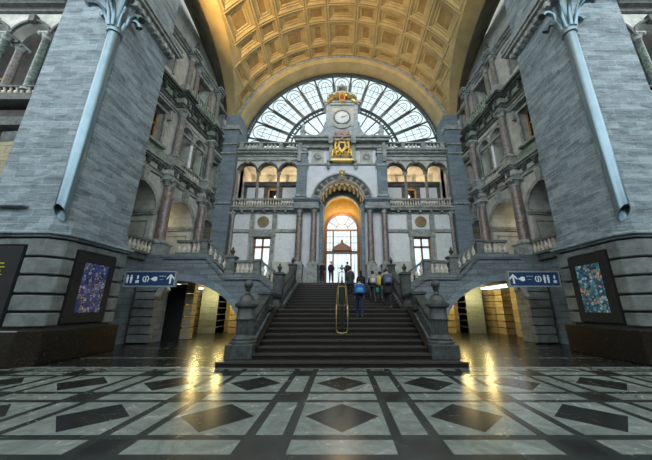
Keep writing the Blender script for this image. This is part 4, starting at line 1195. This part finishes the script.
    m.build('attic_parapet', 'green', label=f'small pierced stone parapet of the attic on the {sd} wall', cat='parapet')
    # light wall up to the lunette arch
    m = MB(T); m.box(-.4, 10, .1, .4, 18.6, 23.0); m.build('wall_' + sd, 'lime', kind='structure')

    # wing facade behind the great pier
    YWG = 14.4
    WM = mir(s) @ Matrix.Translation((0, YWG, 0))
    def zw(py): return zf(py, YWG)
    m = MB(WM)
    zsp = zw(37)
    for c in (18.8, 21.6, 24.4, 27.2):
        m.bay(c - 1.4, c + 1.4, zsp, zw(14), c, 1.28, zsp, zsp, 1.28, 0, .6, 16)
    m.box(13, 17.4, 0, .6, 4, 26)
    m.box(13, 27.5, 0, .5, 0, 5.0)
    m.build('wall_' + sd, 'lime', kind='structure')
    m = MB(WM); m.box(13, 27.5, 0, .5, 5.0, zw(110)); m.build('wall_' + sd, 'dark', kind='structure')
    m = MB(WM)
    for c in (18.8, 21.6, 24.4, 27.2):
        m.arc(c, zsp, 1.28, 1.46, -.15, 0, n=18); m.box(c - .2, c + .2, -.3, 0, zsp + 1.15, zsp + 1.75)
    m.box(14, 27.5, -.2, 0, zw(14), zw(12)).box(14, 27.5, -.35, .2, zw(8), zw(5)).box(14, 27.5, -.6, .2, zw(5), zw(2)).box(14, 27.5, -.9, .2, zw(-2), zw(-5))
    m.box(14, 27.5, -.4, .1, zw(101), zw(98)).box(14, 27.5, -.6, .1, zw(106), zw(103)).box(14, 27.5, -.5, .1, zw(125), zw(122)).box(14, 27.5, -.7, .1, zw(132), zw(127)).box(14, 27.5, -.3, .1, 7.5, 7.9)
    [m.box(c - .3, c + .3, -.3, 1.1, zsp - .1, zsp + .1) for c in (20.2, 23.0, 25.8)]
    m.build('trim_34', 'dtrim', kind='structure')
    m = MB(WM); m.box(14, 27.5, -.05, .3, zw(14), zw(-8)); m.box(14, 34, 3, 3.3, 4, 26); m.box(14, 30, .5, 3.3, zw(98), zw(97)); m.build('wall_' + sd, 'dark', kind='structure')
    balustrade('wing_balustrade', f'stone balustrade in the arched opening high behind the {sd} great pier', (s * 16.2, YWG - .2, zw(98)), (s * 26.8, YWG - .2, zw(98)), zw(89) - zw(98), 'dtrim', 'bal', .38, fat=1.4)
    for j, c in enumerate((20.2, 23.0, 25.8)):
        for v, mt, q in ((-.1, 'greenm', 'front'), (.75, 'redg', 'rear')):
            column(f'{"green" if v < 0 else "dark reddish"} marble column high behind the {sd} great pier, {q} one of the ' + ['nearest', 'middle', 'outermost'][j] + ' pair', s * (c), YWG + v, zw(93), zsp - zw(93), .24, mt, 'wing loggia columns', 'trim')
    for k, c in enumerate((18.8, 21.6, 24.4)):
        MB(WM).box(c - .55, c - .45, 1.5, 1.6, zw(95), zw(60)).box(c + .45, c + .55, 1.5, 1.6, zw(95), zw(60)).box(c - .55, c + .55, 1.5, 1.6, zw(62), zw(60)).build('window_5', 'orange', kind='structure')
    # outer enclosure added around the hall, kept low to let light in above
    m = MB(T := mir(s)); m.box(28.5, 28.9, -8.2, 18, 0, 14); m.build('wall_' + sd, 'dark', kind='structure')
    MB(mir(s)).box(28.5, 28.9, YWG, 18, 14, 30).build('wall_' + sd, 'dark', kind='structure')
MB().box(-28.9, 28.9, -8.4, -8, 0, 10).build('wall_front', 'dark', kind='structure')  # unseen wall behind the camera, added to keep low light off the risers
MB().box(-29, 29, -8.4, 11, 30, 30.4).build('ceiling', 'cream', kind='structure')  # unseen roof slab added to shade the floor; light enters below its edges

# ------------------------------------------------------------ central brass handrail
def hr(y0, z0, y1, z1, label, hgt=.95, hw=.2, flower=False):
    t = thing('brass_handrail', label, 'handrail', (0, y0, z0))
    for s in (-1, 1):
        MB().tube([(s * hw, y0, z0 + .12), (s * hw, y0 + .0, z0 + hgt * .7), (s * hw, y0 + .12, z0 + hgt), (s * hw, y1 - .1, z1 + hgt), (s * hw, y1, z1 + hgt * .8), (s * hw, y1, z1)], .024, 8).build('rail', 'brass', t, smooth=True)
        MB().tube([(s * hw, y0 + .1, z0 + .22), (s * hw, y1 - .05, z1 + .2)], .015, 6).build('lower_rail', 'brass', t, smooth=True)
    MB().tube([(-hw, y0, z0 + .12), (-hw * .8, y0, z0 + .03), (0, y0, z0), (hw * .8, y0, z0 + .03), (hw, y0, z0 + .12)], .024, 8).build('end_loop', 'brass', t, smooth=True)
    MB().tube([(-hw, y1, z1 + hgt * .98), (0, y1, z1 + hgt * 1.04), (hw, y1, z1 + hgt * .98)], .024, 8).build('end_loop', 'brass', t, smooth=True)
    m = MB(); 
    k = int((y1 - y0) / .42)
    for i in range(k + 1):
        f = (i + .25) / (k + .5); y = y0 + (y1 - y0) * f; z = z0 + (z1 - z0) * f
        m.tube([(0, y, z), (0, y, z + hgt * .95)], .02, 6)
        m.arc(0, z + .35, .07, .10, y - .01, y + .01, 0, 2 * PI, 10); m.arc(0, z + .62, .05, .075, y - .01, y + .01, 0, 2 * PI, 10)
    for f in (.2, .4, .6, .8): 
        m.box(-hw, hw, y0 - .01, y0 + .01, z0 + hgt * f - .008, z0 + hgt * f + .008); m.arc(0, z0 + hgt * f + .08, .05, .08, y0 - .012, y0 + .012, 0, 2 * PI, 10)
    m.build('ironwork', 'iron', t)
    if flower:
        m = MB(); m.tube([(0, y1, z1 + hgt), (0, y1, z1 + hgt + .35)], .03, 6)
        for q in range(6):
            a = q * PI / 3
            m.tube([(0, y1, z1 + hgt + .15), (.14 * math.cos(a), y1 + .14 * math.sin(a), z1 + hgt + .3), (.24 * math.cos(a), y1 + .24 * math.sin(a), z1 + hgt + .26)], [.03, .025, .04], 5)
        m.ball((0, y1, z1 + hgt + .42), .08, 8)
        m.build('scroll_finial', 'strip', t, smooth=True, label='pale scrolled finial')
hr(10.1, .80, 12.4, 1.6, 'lower brass handrail loop in the middle of the stairs')
hr(14.7, 1.75, 18.4, 3.02, 'upper brass handrail loop in the middle of the stairs, with scrolled finial', flower=True)

# ------------------------------------------------------------ people
def skin_mesh(name, verts, edges, radii, sub=1, root=0):
    me = bpy.data.meshes.new(name); me.from_pydata(verts, edges, [])
    o = bpy.data.objects.new(name, me); C.objects.link(o)
    sk = o.modifiers.new('skin', 'SKIN'); sk.use_smooth_shade = True; sk.branch_smoothing = .6
    for i, r in enumerate(radii):
        v = me.skin_vertices[0].data[i]; v.radius = r if isinstance(r, tuple) else (r, r)
    me.skin_vertices[0].data[root].use_root = True
    ss = o.modifiers.new('sub', 'SUBSURF'); ss.levels = sub; ss.render_levels = sub
    dg = bpy.context.evaluated_depsgraph_get()
    out = bpy.data.meshes.new_from_object(o.evaluated_get(dg))
    bpy.data.objects.remove(o); out.name = name
    out.shade_smooth()
    return out
def put(name, me, mat, parent, **k):
    o = bpy.data.objects.new(name, me); me.materials.clear(); me.materials.append(mat); C.objects.link(o); o.parent = parent
    tag(o, **k); return o
SK = simple('skin', (.52, .33, .24), .6, 0, .08, 8)
def cloth(n, c): return simple(n, c, .85, 0, .25, 6)
def person(label, x, y, z, H, rz, top, legs, hair, stride=.0, coat=0, long_hair=False, arms=0, shoe=(.02, .02, .02), lean=0.0, stepz=0.0):
    """faces +Y locally; stride puts the left foot forward (up one step of height stepz)"""
    t = thing('person', label, 'person', (x, y, z), rz)
    k = H / 1.75
    def V(a, b, c): return (a * k, (b + lean * max(0, c - .9)) * k, c * k)
    fwd, st_ = stride, stepz / k
    legL = [V(-.09, .0, .90), V(-.10, fwd * .55 + .05 * (fwd > 0), .50 + st_ * .9), V(-.10, fwd * .5, .09 + st_), V(-.10, fwd * .5 + .15, .035 + st_)]
    legR = [V(.09, .0, .90), V(.10, -fwd * .2 + .02, .49), V(.10, -fwd * .5, .09), V(.10, -fwd * .5 + .15, .035)]
    sp = [V(0, 0, .95), V(0, 0, 1.15), V(0, -.005, 1.35), V(0, 0, 1.46), V(0, .01, 1.53), V(0, .02, 1.60), V(0, .02, 1.68)]
    def arm(q):
        sw = arms * q * .6
        el = V(q * .215, -.02 + sw * .5, 1.12); wr = V(q * .195, .10 + sw, .90) if arms >= 0 else V(q * .12, .24, 1.12)
        return [V(q * .17, 0, 1.41), el, wr]
    vs, ed, rd = [], [], []
    def chain(pts, rr, start=None):
        prev = start
        for p, r in zip(pts, rr):
            vs.append(p); rd.append(r * k if not isinstance(r, tuple) else (r[0] * k, r[1] * k)); i = len(vs) - 1
            if prev is not None: ed.append((prev, i))
            prev = i
        return prev
    chain(sp, [(.13, .10), (.115, .09), (.13, .09), (.07, .06), .05, (.075, .09), (.07, .085)])
    chain(legL, [.085, .055, .036, .018], 0); chain(legR, [.085, .055, .036, .018], 0)
    for q in (-1, 1):
        a = arm(q); e = chain(a, [.05, .038, .026], 2)
        w = Vector(a[-1]); d = (w - Vector(a[-2])).normalized(); n_ = Vector((q, 0, 0))
        palm = w + d * .07 * k; vs.append(tuple(palm)); rd.append((.034 * k, .016 * k)); pi = len(vs) - 1; ed.append((e, pi))
        for f_ in range(4):
            off = Vector((0, (f_ - 1.5) * .02 * k, 0))
            ln = (.065, .078, .074, .06)[f_] * k
            b1 = palm + off * 1.3 + d * ln * .6; b2 = b1 + (d * .7 - n_ * .5).normalized() * ln * .6
            vs.extend([tuple(b1), tuple(b2)]); rd.extend([.0095 * k, .008 * k]); ed.extend([(pi, len(vs) - 2), (len(vs) - 2, len(vs) - 1)])
        th = w + d * .03 * k + Vector((0, .04 * k, 0)); th2 = th + (d * .8 + Vector((0, .3, 0))).normalized() * .035 * k
        vs.extend([tuple(th), tuple(th2)]); rd.extend([.011 * k, .009 * k]); ed.extend([(e, len(vs) - 2), (len(vs) - 2, len(vs) - 1)])
    # nose
    vs.append(V(0, .125, 1.61)); rd.append(.012 * k); ed.append((5, len(vs) - 1))
    put('body', skin_mesh('body', vs, ed, rd), SK, t)
    # trousers
    vs, ed, rd = [], [], []
    chain([V(0, 0, .98)], [(.145, .115)])
    for L in (legL, legR): chain([L[0], L[1], tuple(Vector(L[2]) + Vector((0, 0, .01)))], [.105, .078, .058], 0)
    put('trousers', skin_mesh('trousers', vs, ed, rd), legs, t)
    # jacket or coat
    vs, ed, rd = [], [], []
    base = [V(0, 0, 1.44), V(0, 0, 1.30), V(0, 0, 1.10), V(0, 0, .92)] + ([V(0, -.01, .72), V(0, -.01, .56)] if coat else [])
    chain(base, [(.11, .10), (.225, .16), (.215, .165), (.235, .18)] + ([(.23, .18), (.25, .19)] if coat else []))
    for q in (-1, 1):
        a = arm(q); chain([V(q * .16, 0, 1.385), a[1], tuple(Vector(a[1]) * .15 + Vector(a[2]) * .85)], [.088, .07, .055], 1)
    put('coat' if coat else 'jacket', skin_mesh('coat', vs, ed, rd), top, t)
    # hair
    m = MB()
    hv = [V(0, .0, 1.72), V(0, -.03, 1.66), V(0, -.05, 1.58), V(0, -.045, 1.53)] + ([V(0, -.06, 1.46), V(0, -.09, 1.32)] if long_hair else [])
    vs, ed, rd = [], [], []
    chain(hv, [(.075, .08), (.095, .085), (.088, .06), (.07, .045)] + ([(.10, .05), (.09, .04)] if long_hair else []))
    put('hair', skin_mesh('hair', vs, ed, rd), hair, t)
    for L in (legL, legR):
        p = Vector(L[2]); q = Vector(L[3])
        m = MB(); m.tube([tuple(p + Vector((0, -.055 * k, -.035 * k))), tuple(p + Vector((0, .02 * k, -.03 * k))), tuple(q), tuple(q + Vector((0, .06 * k, -.005)))], [.055 * k, .062 * k, .05 * k, .03 * k], 8)
        m.build('shoe', simple('shoe', shoe, .6), t, local=True, smooth=True)
    return t
def backpack(label, x, y, z, rz, c, c2, w=.32, h=.45, d=.2):
    t = thing('backpack', label, 'backpack', (x, y, z), rz)
    m = MB().lathe([(w * .42, 0), (w * .52, h * .1), (w * .54, h * .5), (w * .48, h * .85), (w * .25, h)], n=10)
    m.v = [(a, b * (d / w), c_) for a, b, c_ in m.v]
    m.build('bag', cloth('bag_cloth', c), t, local=True, smooth=True)
    m = MB().lathe([(w * .30, h * .12), (w * .36, h * .2), (w * .34, h * .5), (w * .2, h * .6)], (0, -d * .7, 0), 8)
    m.v = [(a, b * .6 - .02, c_) for a, b, c_ in m.v]
    m.build('front_pocket', cloth('pocket_cloth', c2), t, local=True, smooth=True)
    for q in (-1, 1):
        MB().tube([(q * w * .3, d * .3, h * .95), (q * w * .32, d * .95, h * .98), (q * w * .36, d * 1.5, h * .7), (q * w * .36, d * 1.2, h * .25), (q * w * .32, d * .4, h * .1)], .014, 6).build('strap', cloth('strap_cloth', c2), t, local=True)
    return t
def zstep1(y):
    i = int((y - 8.57) / .33); return min(1.6, r1 * (i + 1))
def zstep2(y):
    i = int((y - 14.62) / ((19.2 - 14.62) / 10)); return 1.6 + r2 * (i + 1)
dk = cloth('black_cloth', (.012, .013, .016)); nv = cloth('dark_navy_cloth', (.018, .022, .035)); gr = cloth('dark_grey_cloth', (.04, .045, .05))
bl = cloth('bright_blue_cloth', (.01, .16, .45)); yl = cloth('yellow_cloth', (.45, .42, .05)); brn = cloth('dark_brown_cloth', (.04, .025, .018)); gw = cloth('grey_white_cloth', (.30, .31, .33))
hk = cloth('black_hair', (.012, .010, .009)); hb = cloth('brown_hair', (.05, .03, .02)); hg = cloth('greyish_hair', (.10, .09, .085))
person('person in black jacket facing down the stairs, nearest the left portal column', xf(322, 282, 19.4), 19.42, ZP, 1.55, PI, dk, dk, hk)
person('person in dark navy jacket and white shoes facing down the stairs, left of the handrail', xf(331, 282, 19.35), 19.36, ZP, 1.55, PI, nv, dk, hb, shoe=(.5, .5, .5))
person('person in dark brown top standing on the terrace behind the handrail finial', xf(347.5, 275, 19.9), 19.9, ZP, 1.6, 0, brn, dk, hk)
y = 16.6; person('person in long dark grey hooded coat climbing beside the handrail', xf(350.5, 290, y), y, zstep2(y), 1.72, 0, gr, dk, hk, stride=.35, coat=1, stepz=r2)
y = 15.75; person('person with long black hair in dark coat climbing ahead of the blue backpack', xf(361, 290, y), y, zstep2(y), 1.68, 0, dk, dk, hk, stride=.3, coat=1, long_hair=True, stepz=r2)
y = 11.05; z = zstep1(y); X_ = xf(359.5, 300, y); person('small person in blue trousers stepping onto the landing with a bright blue backpack', X_, y, z, 1.58, 0, nv, cloth('blue_trousers', (.008, .022, .06)), hk, stride=.25)
backpack('bright blue backpack with pale emblem on the back of the person in the middle', X_, y - .18, z + .90, 0, (.008, .09, .32), (.05, .28, .55), .40, .38, .2)
y = 15.2; z = zstep2(y); X_ = xf(373, 290, y); person('person in black with dark hair on the upper flight, wearing a grey and white backpack', X_, y, z, 1.75, 0, dk, gr, hk, stride=.3, stepz=r2)
backpack('grey and white backpack on the person on the upper flight', X_, y - .2, z + 1.0, 0, (.28, .28, .30), (.5, .5, .5), .36, .46)
y = 15.1; z = zstep2(y); person('person in yellow jacket climbing the upper flight', xf(380, 290, y), y, z, 1.70, 0, yl, gr, hk, stride=.3, stepz=r2)
MB().lathe([(.07, 0), (.08, .03), (.085, .22), (.06, .24)], (xf(377.5, 290, 14.9), 14.95, zstep2(15.1) + .55), 8).build('green_bag', cloth('green_cloth', (.02, .25, .18)), label='small green bag hanging beside the person in yellow', cat='bag', smooth=True)
y = 11.7; z = 1.6; X_ = xf(388, 300, y); person('person in long black coat on the landing by the right balustrade, wearing a blue-grey backpack', X_, y, z, 1.78, 0, dk, dk, hg, stride=.25, coat=1)
backpack('blue-grey backpack on the person by the right balustrade', X_, y - .2, z + 1.02, 0, (.05, .07, .14), (.12, .15, .25), .36, .42)
y = 16.3; z = zstep2(y); person('person in dark clothes half hidden on the right of the upper flight', xf(385, 285, y), y, z, 1.66, 0, nv, dk, hb, stride=.25, stepz=r2)

# ------------------------------------------------------------ light
w = bpy.data.worlds.new('World'); S.world = w; w.use_nodes = True
nt = w.node_tree; bg = nt.nodes['Background']
tc = N(nt, 'ShaderNodeTexCoord'); sp_ = N(nt, 'ShaderNodeSeparateXYZ'); nt.links.new(tc.outputs['Generated'], sp_.inputs[0])
nn = noise(nt, tc.outputs['Generated'], 2.5, 4, .5)
nt.links.new(ramp(nt, nn, [(.3, (.74, .88, .95)), (.7, (.92, .98, 1))]), bg.inputs['Color'])
bg.inputs['Strength'].default_value = 2.6
def lamp(name, loc, e, c, r=.12):
    l = bpy.data.lights.new(name, 'POINT'); l.energy = e; l.color = c; l.shadow_soft_size = r
    o = bpy.data.objects.new(name, l); C.objects.link(o); o.location = loc; return o
WC = (1, .74, .27)
for s in (-1, 1):
    lamp('corridor_lamp', (s * 6.7, 17.2, 2.5), 45, WC, .1); lamp('corridor_lamp', (s * 5.7, 18.9, 2.5), 70, WC, .1); lamp('corridor_lamp', (s * 7.9, 18.9, 2.5), 80, WC, .1)
    lamp('corridor_lamp', (s * 9.2, 18.6, 2.5), 80, WC, .1)
    for c in (4.34, 6.02, 7.7): lamp('loggia_lamp', (s * c, YF + 2.9, 13.1), 34, (1, .70, .42))
    lamp('loggia_lamp', (s * 6.05, YF + 1.2, Z(176) - .6), 14, (1, .80, .6))
    lamp('gallery_lamp', (s * 12.9, 16.8, 7.4), 45, (1, .8, .5))
lamp('vestibule_lamp', (0, 22.1, 9.3), 130, (1, .66, .25))
def spot(name, loc, to, e, c, ang):
    l = bpy.data.lights.new(name, 'SPOT'); l.energy = e; l.color = c; l.shadow_soft_size = .3; l.spot_size = math.radians(ang); l.spot_blend = .6
    o = bpy.data.objects.new(name, l); C.objects.link(o); o.location = loc
    o.rotation_euler = (Vector(to) - Vector(loc)).to_track_quat('-Z', 'Y').to_euler()
spot('hall_spotlight', (-8.2, 8.6, 16.6), (-2.5, 17, 24.5), 4000, (1, .68, .27), 78)
spot('hall_spotlight', (8.2, 8.6, 16.6), (2.5, 17, 24.5), 120, (1, .70, .34), 78)
# ------------------------------------------------------------ camera
cd = bpy.data.cameras.new('camera'); cam = bpy.data.objects.new('camera', cd); C.objects.link(cam)
cam.location = (0, 0, EYE); cam.rotation_euler = (PI / 2 + TH, 0, 0)
cd.sensor_width = 36; cd.sensor_fit = 'HORIZONTAL'; cd.lens = F / 652 * 36; cd.shift_x = -16 / 652; cd.clip_end = 300
S.camera = cam
S.view_settings.view_transform = 'Standard'; S.view_settings.look = 'None'; S.view_settings.gamma = 1; S.view_settings.use_curve_mapping = False
S.view_settings.exposure = 0.3
